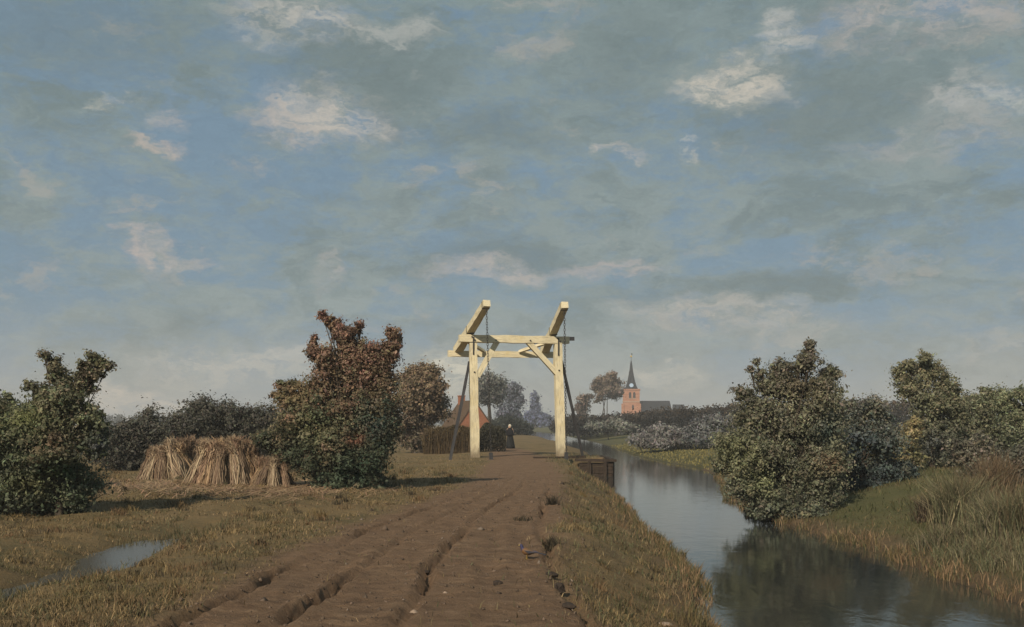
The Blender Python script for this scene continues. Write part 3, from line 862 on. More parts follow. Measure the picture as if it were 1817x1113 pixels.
prism([(-hw, 0, 0), (hw, 0, 0), (hw, 0, ev), (0, 0, rg - .2), (-hw, 0, ev), (-hw, ln, 0), (hw, ln, 0), (hw, ln, ev), (0, ln, rg - .2), (-hw, ln, ev)],
      [(0, 1, 2, 3, 4), (9, 8, 7, 6, 5), (0, 4, 9, 5), (1, 6, 7, 2), (4, 3, 8, 9), (3, 2, 7, 8), (0, 5, 6, 1)], 'wall', M_BRICK, cg)
for s in (-1, 1):
    a = [(0, -.08, rg), (s * (hw + .25), -.08, ev - .22), (s * (hw + .25), ln + .15, ev - .22), (0, ln + .15, rg)]
    prism(a + [(q[0], q[1], q[2] - .22) for q in a], [(0, 1, 2, 3), (7, 6, 5, 4), (0, 4, 5, 1), (1, 5, 6, 2), (2, 6, 7, 3), (3, 7, 4, 0)], 'roof_slope', M_THATCH, cg)
ch = box('chimney', (-.36, .36, ln - .9, ln - .3, rg - .9, rg + .55), M_BRICK, cg)
box('chimney_cap', (-.42, .42, ln - .96, ln - .24, rg + .553, rg + .66), M_BRICK, ch)
wn = box('window', (-.45, .45, -.04, -.005, 1.0, 1.9), flatmat('cottage_pane', (.05, .06, .07), .3, .5), cg)
box('window_frame', (-.03, .03, -.06, -.042, 1.0, 1.9), M_CAP, wn)

# ------------------------------------------------------------------ church
DC = 455.0
kx = DC / F
c0 = P(1120, 751, DC)
church = tag(empty('church', (c0[0], DC, 0), math.radians(-6)), 'red brick church tower with slate spire and long dark roof beyond the trees', 'church')
M_TBRICK = mat_noise('tower_brick', [(.25, (.28, .135, .085)), (.5, (.39, .19, .12)), (.75, (.46, .26, .175))], (.4, .4, 1.2), 1.2, .9, .15, .03)
M_DARK = flatmat('louvre_dark', (.035, .033, .035), .7)
M_STONE = flatmat('pale_stone', (.42, .34, .26), .85)
tw, tz = 3.45, EYE + (HZ - 691) * kx
tower = box('tower', (-tw, tw, -tw, tw, -1, tz), M_TBRICK, church)
for s in (-1, 1):
    box('buttress', (s * tw - .55, s * tw + .55, -tw - .5, -tw + .6, -1, tz * .62), M_TBRICK, tower)
box('string_course', (-tw - .15, tw + .15, -tw - .15, tw + .15, tz * .66, tz * .66 + .25), M_STONE, tower)
box('cornice', (-tw - .28, tw + .28, -tw - .28, tw + .28, tz - .45, tz + .06), M_TBRICK, tower)
def arch_window(cx, z0, wd, hgt, parent):
    pts = [(cx - wd / 2, z0), (cx + wd / 2, z0), (cx + wd / 2, z0 + hgt * .7)] + [(cx + wd / 2 * math.cos(a), z0 + hgt * .7 + hgt * .3 * math.sin(a)) for a in (.6, 1.1, 1.57, 2.04, 2.54)] + [(cx - wd / 2, z0 + hgt * .7)]
    n = len(pts); yf, yb = -tw - .06, -tw + .05
    o = prism([(p[0], yf, p[1]) for p in pts] + [(p[0], yb, p[1]) for p in pts],
              [tuple(range(n)), tuple(range(2 * n - 1, n - 1, -1))] + [(i, i + n, (i + 1) % n + n, (i + 1) % n) for i in range(n)], 'window', M_DARK, parent)
    box('window_sill', (cx - wd / 2 - .12, cx + wd / 2 + .12, -tw - .16, -tw - .002, z0 - .22, z0 - .003), M_STONE, o)
arch_window(-.45, tz - 3.7, 1.0, 2.5, tower)
arch_window(1.25, tz - 3.7, 1.0, 2.5, tower)
arch_window(.7, tz - 8.0, .8, 1.5, tower)
prof = [(3.05, tz + .05), (2.35, tz + 1.3), (1.75, tz + 3.2), (1.2, tz + 5.6), (.78, tz + 8.0), (.42, tz + 10.6), (.06, tz + 12.2)]
bm = bmesh.new(); lathe(bm, prof, 8)
spire = obj_bm('spire', bm, M_SLATE, church)
spire.rotation_euler = (0, 0, math.radians(22.5))
bm = bmesh.new(); bmesh.ops.create_circle(bm, cap_ends=True, segments=20, radius=.85)
ck = bmesh.ops.extrude_face_region(bm, geom=bm.faces[:])
bmesh.ops.translate(bm, vec=(0, 0, .2), verts=[v for v in ck['geom'] if isinstance(v, bmesh.types.BMVert)])
clock = obj_bm('clock_face', bm, flatmat('clock_blue', (.34, .46, .62), .5), church)
clock.location = (.1, -3.12, tz + 1.5); clock.rotation_euler = (math.radians(72), 0, 0)
T = Tubes(); T.add([(0, 0, tz + 11.8), (0, 0, tz + 15.0)], [.09, .05], 6)
fin = T.build('finial', M_IRON, church)
bm = bmesh.new(); bmesh.ops.create_uvsphere(bm, u_segments=12, v_segments=8, radius=.42, matrix=Matrix.Translation((0, 0, tz + 13.6)))
gm, gt, go_ = new_mat('gilding'); gb = principled(gt, go_, .35, .5); gb.inputs['Base Color'].default_value = (.72, .50, .12, 1); gb.inputs['Metallic'].default_value = .6
obj_bm('gilded_ball', bm, gm, church, True)
box('weathercock', (-.05, .55, -.04, .04, tz + 14.4, tz + 14.8), M_DARK, church)
def gable(name, x0, x1, hw_, ev_, rg_, yc, matr, matw, parent, hip=0.0):
    prism([(x0, yc - hw_, -1), (x1, yc - hw_, -1), (x1, yc + hw_, -1), (x0, yc + hw_, -1), (x0, yc - hw_, ev_), (x1, yc - hw_, ev_), (x1, yc + hw_, ev_), (x0, yc + hw_, ev_)], BOXF, name + '_wall', matw, parent)
    prism([(x0, yc - hw_ - .3, ev_ + .004), (x1, yc - hw_ - .3, ev_ + .004), (x1, yc + hw_ + .3, ev_ + .004), (x0, yc + hw_ + .3, ev_ + .004), (x0, yc, rg_), (x1 - hip, yc, rg_)],
          [(0, 1, 5, 4), (2, 3, 4, 5), (1, 2, 5), (0, 4, 3), (0, 3, 2, 1)], name + '_roof', matr, parent)
gable('nave', tw + .02, tw + 13.5, 4.6, EYE + (HZ - 734) * kx, EYE + (HZ - 711.5) * kx, .8, M_SLATE, M_TBRICK, church, 1.2)
gable('choir', tw + 13.53, tw + 20.5, 3.6, EYE + (HZ - 735) * kx, EYE + (HZ - 718) * kx, .8, M_SLATE, M_TBRICK, church, 2.4)
for i in range(4):
    o = box('nave_window', (tw + 1.4 + i * 2.8, tw + 2.3 + i * 2.8, -3.88, -3.805, 1.5, 4.6), M_DARK, church)

# ------------------------------------------------------------------ trees and shrubs
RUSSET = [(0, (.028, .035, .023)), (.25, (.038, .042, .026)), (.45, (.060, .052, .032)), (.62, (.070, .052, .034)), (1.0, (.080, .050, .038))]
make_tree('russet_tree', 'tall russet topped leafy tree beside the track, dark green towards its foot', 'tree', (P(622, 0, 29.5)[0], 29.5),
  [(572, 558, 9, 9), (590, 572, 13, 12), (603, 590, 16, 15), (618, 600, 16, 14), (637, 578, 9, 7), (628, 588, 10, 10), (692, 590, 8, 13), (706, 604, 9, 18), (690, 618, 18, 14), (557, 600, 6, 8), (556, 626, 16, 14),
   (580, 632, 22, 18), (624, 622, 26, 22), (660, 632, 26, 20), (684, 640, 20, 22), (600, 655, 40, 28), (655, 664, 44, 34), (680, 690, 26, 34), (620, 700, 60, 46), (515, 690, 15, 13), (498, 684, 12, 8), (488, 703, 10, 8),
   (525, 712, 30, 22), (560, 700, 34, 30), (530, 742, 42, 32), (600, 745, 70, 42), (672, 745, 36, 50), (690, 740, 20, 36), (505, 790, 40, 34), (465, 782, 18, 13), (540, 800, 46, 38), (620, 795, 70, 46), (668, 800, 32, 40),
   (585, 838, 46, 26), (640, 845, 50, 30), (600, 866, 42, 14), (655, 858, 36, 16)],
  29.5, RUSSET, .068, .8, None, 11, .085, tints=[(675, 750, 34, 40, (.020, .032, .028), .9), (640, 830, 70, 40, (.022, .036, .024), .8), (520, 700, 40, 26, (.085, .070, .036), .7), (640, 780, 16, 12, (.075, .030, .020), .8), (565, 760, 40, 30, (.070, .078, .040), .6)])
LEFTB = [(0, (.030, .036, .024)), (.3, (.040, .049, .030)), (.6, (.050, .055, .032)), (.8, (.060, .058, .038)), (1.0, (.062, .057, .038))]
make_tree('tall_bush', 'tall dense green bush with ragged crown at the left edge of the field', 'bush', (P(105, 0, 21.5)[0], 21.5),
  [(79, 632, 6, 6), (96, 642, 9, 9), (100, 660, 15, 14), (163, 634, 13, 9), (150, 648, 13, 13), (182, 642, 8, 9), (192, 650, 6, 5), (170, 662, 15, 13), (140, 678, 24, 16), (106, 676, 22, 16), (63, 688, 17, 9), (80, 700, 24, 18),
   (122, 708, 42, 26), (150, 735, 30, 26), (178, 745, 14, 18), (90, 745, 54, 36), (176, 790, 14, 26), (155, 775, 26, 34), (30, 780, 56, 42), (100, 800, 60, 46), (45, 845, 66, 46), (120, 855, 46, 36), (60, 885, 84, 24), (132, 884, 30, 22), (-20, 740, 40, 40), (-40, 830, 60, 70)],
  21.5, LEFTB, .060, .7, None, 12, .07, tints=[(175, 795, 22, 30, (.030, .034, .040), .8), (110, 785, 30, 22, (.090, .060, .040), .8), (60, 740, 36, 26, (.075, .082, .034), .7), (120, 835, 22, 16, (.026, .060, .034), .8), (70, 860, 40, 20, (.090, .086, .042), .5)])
make_tree('side_bush', 'small grey green bush cut off by the left frame edge behind the tall bush', 'bush', (P(-5, 0, 27)[0], 27),
  [(0, 718, 14, 18), (20, 742, 28, 24), (-30, 740, 30, 30), (45, 745, 22, 18), (0, 790, 50, 50), (40, 810, 40, 40)], 27, [(0, (.04, .05, .03)), (1, (.075, .080, .048))], .085, .7, None, 13, .05)
HEDGE = [(0, (.024, .023, .019)), (.5, (.030, .030, .024)), (1.0, (.038, .038, .031))]
hb = [((210, 775, 32, 30), (232, 765, 28, 26), (215, 805, 34, 26), 'leftmost and lowest dark shrub of the hedgerow behind the sheaves'),
      ((262, 752, 28, 24), (275, 770, 40, 34), (260, 800, 34, 30), 'rounded dark shrub second from the left in the far hedgerow'),
      ((312, 755, 26, 24), (325, 775, 34, 36), (310, 805, 30, 26), 'dark shrub behind the left sheaves, third in the hedgerow'),
      ((345, 730, 22, 22), (372, 732, 30, 26), (360, 770, 44, 42), 'highest broad dark shrub in the middle of the hedgerow'),
      ((408, 736, 28, 22), (430, 742, 26, 22), (420, 775, 40, 40), 'dark shrub right of the highest one in the hedgerow'),
      ((462, 742, 24, 22), (485, 740, 22, 22), (475, 778, 36, 40), 'rightmost dark shrub of the hedgerow meeting the russet tree')]
for i, (a, b_, c_, lab) in enumerate(hb):
    make_tree('hedgerow_shrub', lab, 'shrub', (P(c_[0], 0, 44 + i * .3)[0], 44 + i * .3), [a, b_, c_, (c_[0], 822, 32, 14)], 44 + i * .3, HEDGE, .09, .55, 'dark shrubs of the hedgerow', 20 + i, .07, clump=.24)
BROWN = [(0, (.052, .045, .033)), (.4, (.066, .053, .036)), (1.0, (.080, .062, .040))]
make_tree('brown_tree', 'round brown autumn tree between the russet tree and the bridge', 'tree', (P(746, 0, 70)[0], 70),
  [(745, 658, 20, 12), (765, 660, 16, 14), (728, 670, 20, 16), (760, 678, 24, 18), (720, 692, 20, 20), (748, 695, 32, 24), (776, 690, 13, 16), (742, 718, 34, 26), (776, 722, 18, 18), (788, 735, 10, 9), (740, 745, 34, 24), (728, 770, 24, 24), (752, 780, 22, 20)],
  70, BROWN, .16, .85, None, 31, .16, clump=.30, tints=[(775, 700, 14, 40, (.070, .050, .034), .7)])
make_tree('grey_tree', 'tall dark grey green tree seen through the bridge frame above the hedge', 'tree', (P(868, 0, 190)[0], 190),
  [(870, 672, 18, 13), (856, 682, 16, 14), (884, 684, 16, 14), (870, 695, 22, 16), (880, 708, 12, 9), (858, 706, 12, 10), (866, 712, 8, 8)], 190, [(0, (.045, .050, .048)), (1, (.066, .066, .056))], .38, .8, None, 32, .38, clump=.7)
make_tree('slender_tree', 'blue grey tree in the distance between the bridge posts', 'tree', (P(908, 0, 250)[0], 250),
  [(912, 690, 13, 10), (904, 700, 15, 12), (919, 708, 11, 13), (908, 718, 14, 12), (895, 728, 14, 12), (915, 735, 10, 10), (905, 745, 20, 10)], 250, [(0, (.045, .052, .066)), (1, (.058, .062, .074))], .45, .8, None, 33, .4, clump=.8)  # distance haze partly put into the leaf colour as a blue cast
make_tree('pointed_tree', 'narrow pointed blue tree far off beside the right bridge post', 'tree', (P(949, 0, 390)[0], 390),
  [(949, 699, 4, 7), (950, 711, 6, 9), (948, 724, 9, 10), (940, 738, 10, 12), (956, 738, 12, 12), (968, 748, 14, 8), (948, 750, 24, 8)], 390, [(0, (.045, .054, .090)), (1, (.056, .064, .096))], .65, .9, None, 34, .5, clump=1.0)  # leaf colour painted with the blue of far air, beyond the haze volume
make_tree('leaning_tree', 'brown crowned tree on bare thin trunks left of the church', 'tree', (P(1072, 0, 280)[0], 280),
  [(1085, 669, 11, 7), (1072, 678, 15, 11), (1091, 680, 13, 11), (1060, 688, 10, 9), (1080, 692, 17, 9), (1064, 705, 8, 9), (1098, 697, 8, 7), (1088, 704, 7, 5)], 280, [(0, (.050, .042, .034)), (1, (.068, .053, .038))], .45, .9, None, 35, .15, clump=.7, stems=3)
make_tree('small_brown_tree', 'small brown tree left of the church trees', 'tree', (P(1036, 0, 260)[0], 260),
  [(1034, 709, 10, 8), (1045, 704, 7, 6), (1038, 720, 11, 9), (1025, 725, 7, 8), (1036, 733, 8, 8)], 260, [(0, (.054, .045, .038)), (1, (.066, .052, .041))], .42, .7, None, 36, .14, clump=.7)
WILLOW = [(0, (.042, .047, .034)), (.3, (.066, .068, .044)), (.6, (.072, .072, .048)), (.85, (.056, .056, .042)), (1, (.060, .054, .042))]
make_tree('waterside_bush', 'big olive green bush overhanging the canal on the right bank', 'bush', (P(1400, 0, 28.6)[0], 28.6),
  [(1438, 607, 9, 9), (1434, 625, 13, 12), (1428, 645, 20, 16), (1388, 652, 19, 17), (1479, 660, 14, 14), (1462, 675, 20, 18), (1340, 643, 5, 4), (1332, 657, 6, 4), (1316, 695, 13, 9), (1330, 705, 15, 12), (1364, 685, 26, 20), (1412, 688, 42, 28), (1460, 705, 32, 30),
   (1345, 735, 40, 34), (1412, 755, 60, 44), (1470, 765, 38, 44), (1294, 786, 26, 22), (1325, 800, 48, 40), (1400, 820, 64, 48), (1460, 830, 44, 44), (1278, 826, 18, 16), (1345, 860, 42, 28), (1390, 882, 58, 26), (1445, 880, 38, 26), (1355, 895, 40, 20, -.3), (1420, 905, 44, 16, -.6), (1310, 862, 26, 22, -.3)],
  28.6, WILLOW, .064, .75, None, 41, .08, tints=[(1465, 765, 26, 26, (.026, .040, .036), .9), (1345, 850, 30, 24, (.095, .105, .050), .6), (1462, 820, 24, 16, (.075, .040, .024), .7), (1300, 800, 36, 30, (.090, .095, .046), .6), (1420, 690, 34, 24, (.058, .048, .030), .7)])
make_tree('shaded_bush', 'dark bluish bush close behind the big waterside bush', 'bush', (P(1530, 0, 32)[0], 32),
  [(1505, 735, 26, 24), (1546, 728, 26, 22), (1570, 742, 16, 16), (1517, 775, 44, 36), (1560, 780, 32, 34), (1507, 830, 46, 40), (1560, 830, 40, 38), (1530, 865, 60, 18), (1600, 838, 30, 18)],
  32, [(0, (.020, .027, .028)), (.5, (.030, .039, .036)), (1, (.062, .062, .046))], .072, .7, None, 42, .07, tints=[(1510, 790, 24, 24, (.024, .034, .050), .6)])
make_tree('round_top_tree', 'tall grey green tree with rounded top on the right bank', 'tree', (P(1655, 0, 38)[0], 38),
  [(1598, 660, 14, 16), (1612, 650, 12, 12), (1641, 636, 15, 12), (1653, 655, 26, 18), (1620, 690, 34, 24), (1672, 680, 22, 22), (1689, 700, 18, 20), (1650, 715, 42, 28), (1650, 760, 46, 36), (1695, 740, 26, 30), (1670, 800, 46, 32)],
  38, [(0, (.045, .048, .034)), (.5, (.064, .066, .042)), (1, (.080, .078, .048))], .080, .65, None, 43, .09, tints=[(1655, 790, 40, 24, (.048, .052, .056), .7)])
make_tree('yellow_bush', 'small yellowish bush in front of the rounded tree', 'bush', (P(1606, 0, 35)[0], 35),
  [(1620, 752, 12, 14), (1610, 775, 18, 20), (1598, 800, 24, 24), (1615, 812, 24, 20), (1590, 820, 20, 16)], 35, [(0, (.070, .066, .036)), (1, (.105, .090, .048))], .08, .7, None, 44, .05)
make_tree('right_hedge_tree', 'bushy grey green tree right of the rounded tree', 'tree', (P(1745, 0, 40)[0], 40),
  [(1747, 694, 11, 9), (1727, 714, 24, 18), (1768, 708, 22, 18), (1745, 740, 40, 30), (1722, 770, 30, 28), (1760, 780, 40, 36), (1735, 815, 46, 30)], 40, [(0, (.045, .050, .032)), (.5, (.062, .066, .042)), (1, (.072, .076, .048))], .080, .65, None, 45, .08, tints=[(1722, 768, 24, 26, (.105, .098, .068), .6)])
make_tree('frame_edge_tree', 'dense green tree cut off by the right frame edge', 'tree', (P(1815, 0, 39)[0], 39),
  [(1790, 706, 18, 14), (1812, 698, 20, 18), (1840, 710, 26, 24), (1800, 740, 34, 30), (1845, 750, 36, 36), (1805, 790, 44, 40), (1860, 800, 40, 50), (1800, 830, 50, 26)], 39, [(0, (.042, .050, .032)), (.5, (.058, .064, .040)), (1, (.070, .076, .046))], .080, .6, None, 46, .08)
make_tree('pale_bush', 'loose pale grey green bush above the tall reeds on the right bank', 'bush', (P(1735, 0, 29.5)[0], 29.5),
  [(1708, 800, 26, 22), (1735, 790, 24, 18), (1760, 806, 30, 24), (1725, 825, 36, 24), (1775, 835, 34, 22), (1745, 848, 40, 16)], 29.5, [(0, (.040, .040, .030)), (1, (.062, .058, .044))], .07, .5, None, 47, .05)
make_tree('edge_bush', 'low pale bush at the right frame edge behind the big reed tuft', 'bush', (P(1815, 0, 27)[0], 27),
  [(1800, 815, 24, 20), (1825, 805, 28, 24), (1815, 845, 34, 26), (1850, 840, 30, 30)], 27, [(0, (.036, .038, .030)), (1, (.055, .054, .042))], .07, .5, None, 48, .05)
# reed and willow scrub by the bend, far scrub belt
GREYS = [(0, (.062, .062, .058)), (1, (.092, .090, .086))]
make_tree('willow_scrub', 'low grey willow scrub nearest the yellow meadow', 'scrub', (P(1180, 0, 88)[0], 88), [(1145, 778, 26, 12), (1180, 768, 30, 14), (1170, 784, 44, 10), (1215, 780, 30, 13)], 88, GREYS, .16, .7, 'low scrub by the canal bend', 51, .06, clump=.28)
make_tree('willow_scrub', 'grey blue scrub right of the lowest clump and behind the waterside bush', 'scrub', (P(1255, 0, 86)[0], 86), [(1235, 766, 24, 16), (1262, 756, 28, 18), (1290, 762, 26, 24), (1255, 782, 40, 12)], 86, [(0, (.048, .052, .052)), (1, (.072, .074, .072))], .16, .7, 'low scrub by the canal bend', 52, .06, clump=.28)
make_tree('willow_scrub', 'small dark scrub clump farther up the canal bank', 'scrub', (P(1080, 0, 150)[0], 150), [(1058, 757, 22, 8), (1090, 752, 22, 9), (1115, 760, 18, 8)], 150, [(0, (.055, .060, .052)), (1, (.085, .085, .072))], .26, .7, 'low scrub by the canal bend', 53, .06, clump=.42)
def belt(name, label, tops, base_d, leaf, stops, seed, n_per, jit=.35, cat='wood'):
    """far scrub that reads as one mass: leaf clumps heaped along a line"""
    r = np.random.default_rng(seed)
    cents, cols = [], []
    tops = np.array(tops, float)
    n_cl = n_per
    px = r.uniform(tops[0, 0], tops[-1, 0], n_cl)
    dd = base_d * (1 + r.uniform(-.08, .08, n_cl))
    topz = EYE + (HZ - np.interp(px, tops[:, 0], tops[:, 1])) / F * base_d
    X = (px - CX) / F * base_d
    topz = topz * (.62 + .36 * fbm(X * .22, X * 0 + seed, seed))
    zz = topz * np.sqrt(r.random(n_cl))
    per = 34
    ci = np.repeat(np.arange(n_cl), per)
    cs = np.clip(topz * .10, leaf * .9, leaf * 2.2)
    p = np.stack([X, dd, zz], 1)[ci] + r.normal(size=(len(ci), 3)) * cs[ci][:, None]
    t = np.clip(p[:, 2] / max(topz.max(), .1) + r.normal(size=n_cl)[ci] * .2, 0, 1)
    col = lerp_cols(stops, t) * (1 + .3 * r.normal(size=(n_cl, 1)))[ci].clip(.5, 1.6) * r.uniform(.75, 1.25, (len(ci), 1))
    keep = p[:, 2] > -.4
    v, f, vc = leaf_mesh(p[keep], leaf * r.uniform(.6, 1.4, keep.sum()), np.clip(col[keep], .004, .8), r=r)
    return tag(mesh_np(name, v, f, M_LEAF, None, vc), label, cat, kind='stuff')
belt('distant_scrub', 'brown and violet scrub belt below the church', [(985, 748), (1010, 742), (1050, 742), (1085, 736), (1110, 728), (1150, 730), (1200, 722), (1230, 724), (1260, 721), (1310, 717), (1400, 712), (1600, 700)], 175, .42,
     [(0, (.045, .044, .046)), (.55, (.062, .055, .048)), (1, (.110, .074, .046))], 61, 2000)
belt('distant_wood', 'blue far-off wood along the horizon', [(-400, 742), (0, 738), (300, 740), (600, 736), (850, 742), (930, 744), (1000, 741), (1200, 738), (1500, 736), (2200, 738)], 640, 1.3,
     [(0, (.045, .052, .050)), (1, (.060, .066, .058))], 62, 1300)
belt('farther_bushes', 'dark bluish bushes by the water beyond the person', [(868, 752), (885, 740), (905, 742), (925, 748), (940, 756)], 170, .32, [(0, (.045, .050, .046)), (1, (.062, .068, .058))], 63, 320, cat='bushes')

# clipped hedges behind the bridge
def hedge(name, label, p0, p1, hgt, thick, stops, leaf, n, seed, strand=False, rnd=.3):
    r = np.random.default_rng(seed)
    p0, p1 = np.array(p0), np.array(p1); d = p1 - p0; ln = np.linalg.norm(d); u = d / ln; nrm = np.array([-u[1], u[0]])
    bx, by = (p0 + p1) / 2; bz = Hs(bx, by)
    s = r.random(n) * ln; q = r.uniform(-.5, .5, n) * thick
    top = hgt * (.72 + .5 * fbm(s * .9, s * 0 + seed, seed)) * (1 - rnd * (np.abs(s / ln - .5) * 2) ** 4)
    z = top * np.sqrt(r.random(n)) * (1 - .25 * (np.abs(q) / thick * 2) ** 3)
    xy = p0 + u * s[:, None] + nrm * q[:, None]
    p = np.concatenate([xy, z[:, None]], 1); p[:, 2] += H(p[:, 0], p[:, 1])
    cl = fbm(s * 2.2, z * 2.2, seed + 3)
    col = lerp_cols(stops, z / hgt) * (.55 + .9 * cl)[:, None] * r.uniform(.7, 1.3, (n, 1))
    root = tag(empty(name, (bx, by, bz)), label, 'hedge')
    v, f, vc = leaf_mesh(p - np.array([bx, by, bz]), leaf * r.uniform(.6, 1.4, n), np.clip(col, .004, .8), r=r)
    mesh_np('foliage', v, f, M_LEAF, root, vc)
    if strand:
        m = 2600; s = r.random(m) * ln; q = r.uniform(-.5, .5, m) * thick
        xy = p0 + u * s[:, None] + nrm * q[:, None]
        pz = H(xy[:, 0], xy[:, 1]) - bz - .03
        pos = np.concatenate([xy - np.array([bx, by]), pz[:, None]], 1)
        v, f, vc = blades(pos, hgt * r.uniform(.5, 1.08, m), np.full(m, .03), r.uniform(0, .35, m), lerp_cols(stops, r.random(m)) * r.uniform(.6, 1.5, (m, 1)), r)
        mesh_np('stems', v, f, M_STRAW, root, vc)
    else:
        T = Tubes()
        for i in range(12):
            t = (i + .5) / 12; b0 = p0 + d * t - np.array([bx, by])
            T.add([(b0[0], b0[1], -.1), (b0[0] + r.uniform(-.1, .1), b0[1], hgt * .5), (b0[0] + r.uniform(-.2, .2), b0[1], hgt * .85)], [.035, .025, .01], 5)
        T.build('stems', M_BARK, root)
    return root
hedge('reed_hedge', 'ochre brown reed hedge behind the left bridge post', (P(752, 0, 66)[0], 66), (P(840, 0, 66)[0], 66), 1.72, .9, [(0, (.080, .052, .030)), (.6, (.115, .082, .044)), (1, (.150, .112, .058))], .13, 9000, 71, True)
hedge('green_hedge', 'grey green hedge in front of the cottage gable beside the person', (P(848, 0, 68)[0], 68), (P(897, 0, 68)[0], 68), 1.72, 1.3, [(0, (.060, .052, .036)), (1, (.085, .080, .056))], .13, 8000, 72, rnd=.35)

# ------------------------------------------------------------------ corn stooks
def sheaf_mesh(r, h=1.35):
    n = 420
    an = r.uniform(0, 2 * math.pi, n); q = np.sqrt(r.random(n))
    rb, rw, rt = .23, .145, .17
    hh = h * r.uniform(.80, 1.10, n)
    def ring(rad, z, da=0.0): return np.stack([np.cos(an + da) * rad * q, np.sin(an + da) * rad * q, z], 1)
    tw_ = r.normal(size=n) * .25
    p = [ring(rb, np.zeros(n)), ring(rw * 1.35, hh * .42), ring(rw, hh * .70), ring(rt * .85, hh * .88, tw_), ring(rt * 1.15, hh * (.97 + .03 * r.random(n)), tw_ * 2)]
    p[4][:, 2] -= .22 * q * r.random(n) ** 2
    p[4][:, :2] += r.normal(size=(n, 2)) * .085; p[3][:, :2] += r.normal(size=(n, 2)) * .045; p[2][:, :2] += r.normal(size=(n, 2)) * .02; p[1][:, :2] += r.normal(size=(n, 2)) * .040; p[0][:, :2] += r.normal(size=(n, 2)) * .06
    wd = np.array([.009, .009, .008, .011, .004])
    side = np.stack([-np.sin(an), np.cos(an), np.zeros(n)], 1)
    sp = r.normal(size=(n, 3)) * .5; side = side + sp; side /= np.linalg.norm(side, axis=1, keepdims=True)
    V = []
    for pp, w_ in zip(p, wd): V += [pp - side * w_, pp + side * w_]
    v = np.stack(V, 1).reshape(-1, 3)
    b = np.arange(n)[:, None] * 10
    f = np.concatenate([b + [2 * i, 2 * i + 1, 2 * i + 3, 2 * i + 2] for i in range(4)], 1).reshape(-1, 4)
    c = np.array([(.33, .250, .165), (.27, .190, .130), (.38, .300, .200), (.21, .150, .105)])[r.integers(0, 4, n)] * r.uniform(.7, 1.2, (n, 1))
    c = np.repeat(c, 10, 0)
    k = 12                                                  # packed inner straw
    prof = [(rb * .85, .01), (rw * 1.2, h * .42), (rw * .85, h * .70), (rt * .6, h * .84), (rt * .3, h * .9)]
    cv = np.array([(math.cos(2 * math.pi * i / k) * a, math.sin(2 * math.pi * i / k) * a, z) for a, z in prof for i in range(k)])
    cf = [(j * k + i, j * k + (i + 1) % k, (j + 1) * k + (i + 1) % k, (j + 1) * k + i) for j in range(len(prof) - 1) for i in range(k)]
    cf = np.array(cf) + len(v)
    cc = np.tile(np.array([[.20, .14, .085]]), (len(cv), 1))
    return np.concatenate([v, cv]), np.concatenate([f, cf]), np.concatenate([c, cc])
SH = []
for i in range(4):
    v, f, c = sheaf_mesh(np.random.default_rng(200 + i), 1.3)
    c = c * np.array([(1.2, 1.2, 1.2), (1.05, .95, .95), (1.3, 1.2, 1.1), (.78, .72, .72)])[i]
    o = mesh_np('sheaf', v, f, M_STRAW, None, c); SH.append(o.data); bpy.data.objects.remove(o)
bm = bmesh.new(); lathe(bm, [(.132, -.02), (.142, -.01), (.142, .01), (.132, .02)], 14)
_o = obj_bm('straw_band', bm, flatmat('band_straw', (.24, .17, .08), .9)); BAND = _o.data; bpy.data.objects.remove(_o)
def stook(label, px, py, sc, n, seed, spread=.34, flat=False):
    d = EYE * F / (py - HZ)
    x, y = P(px, py, d)[0], d
    r = random.Random(seed)
    root = tag(empty('corn_stook', (x, y, Hs(x, y) - .03), r.uniform(0, 3)), label, 'stook', 'corn stooks in the stubble field')
    for i in range(n):
        a = 2 * math.pi * i / n + r.uniform(-.25, .25)
        s = bpy.data.objects.new('sheaf', SH[i % 4]); C.objects.link(s); s.parent = root
        rad = spread * r.uniform(.75, 1.2)
        lean = r.choice((r.uniform(.20, .40), r.uniform(.15, .50))) if not flat else r.uniform(.9, 1.35)
        ax = Vector((-math.sin(a), math.cos(a), 0))
        q = Quaternion(ax, -lean)
        s.rotation_mode = 'QUATERNION'
        q = Quaternion((math.cos(a), math.sin(a), 0), r.uniform(-.22, .22)) @ q
        s.rotation_quaternion = q @ Quaternion((0, 0, 1), r.uniform(0, 6))
        s.location = (math.cos(a) * rad, math.sin(a) * rad, .12 if flat else 0)
        k = sc * r.uniform(.78, 1.12); s.scale = (k * 1.05, k * 1.05, k)
        b = bpy.data.objects.new('straw_band', BAND); C.objects.link(b); b.parent = s; b.location = (0, 0, .91)
    return root
stook('small corn stook at the left end of the row, pale ochre', 270, 856, .76, 6, 1, .34)
stook('broad corn stook second from the left with a dark shaded hollow', 308, 856, .93, 11, 2, .60)
stook('tallest corn stook in the middle of the row, yellow topped', 352, 850, 1.04, 11, 3, .54)
stook('corn stook in front of the others, right of the middle', 390, 868, .88, 10, 4, .56)
stook('brownish corn stook near the right end of the row', 430, 866, .92, 11, 5, .62)
stook('low loose corn sheaves slumped at the right end beside the russet tree', 482, 868, .62, 10, 6, .46)
r = np.random.default_rng(150)
n = 5200
px = r.normal(420, 110, n); d = r.normal(28.8, 1.7, n)
x = (px - CX) / F * d; z = H(x, d) + .012
an = r.uniform(0, math.pi, n); L_ = r.uniform(.08, .3, n)
dx = np.stack([np.cos(an) * L_, np.sin(an) * L_, r.uniform(-.02, .08, n)], 1); sd_ = np.stack([-np.sin(an), np.cos(an), np.zeros(n)], 1) * .012
p = np.stack([x, d, z], 1)
v = np.stack([p - dx - sd_, p - dx + sd_, p + dx + sd_, p + dx - sd_], 1).reshape(-1, 3)
v[:, 2] = np.maximum(v[:, 2], H(v[:, 0], v[:, 1]) + .006)
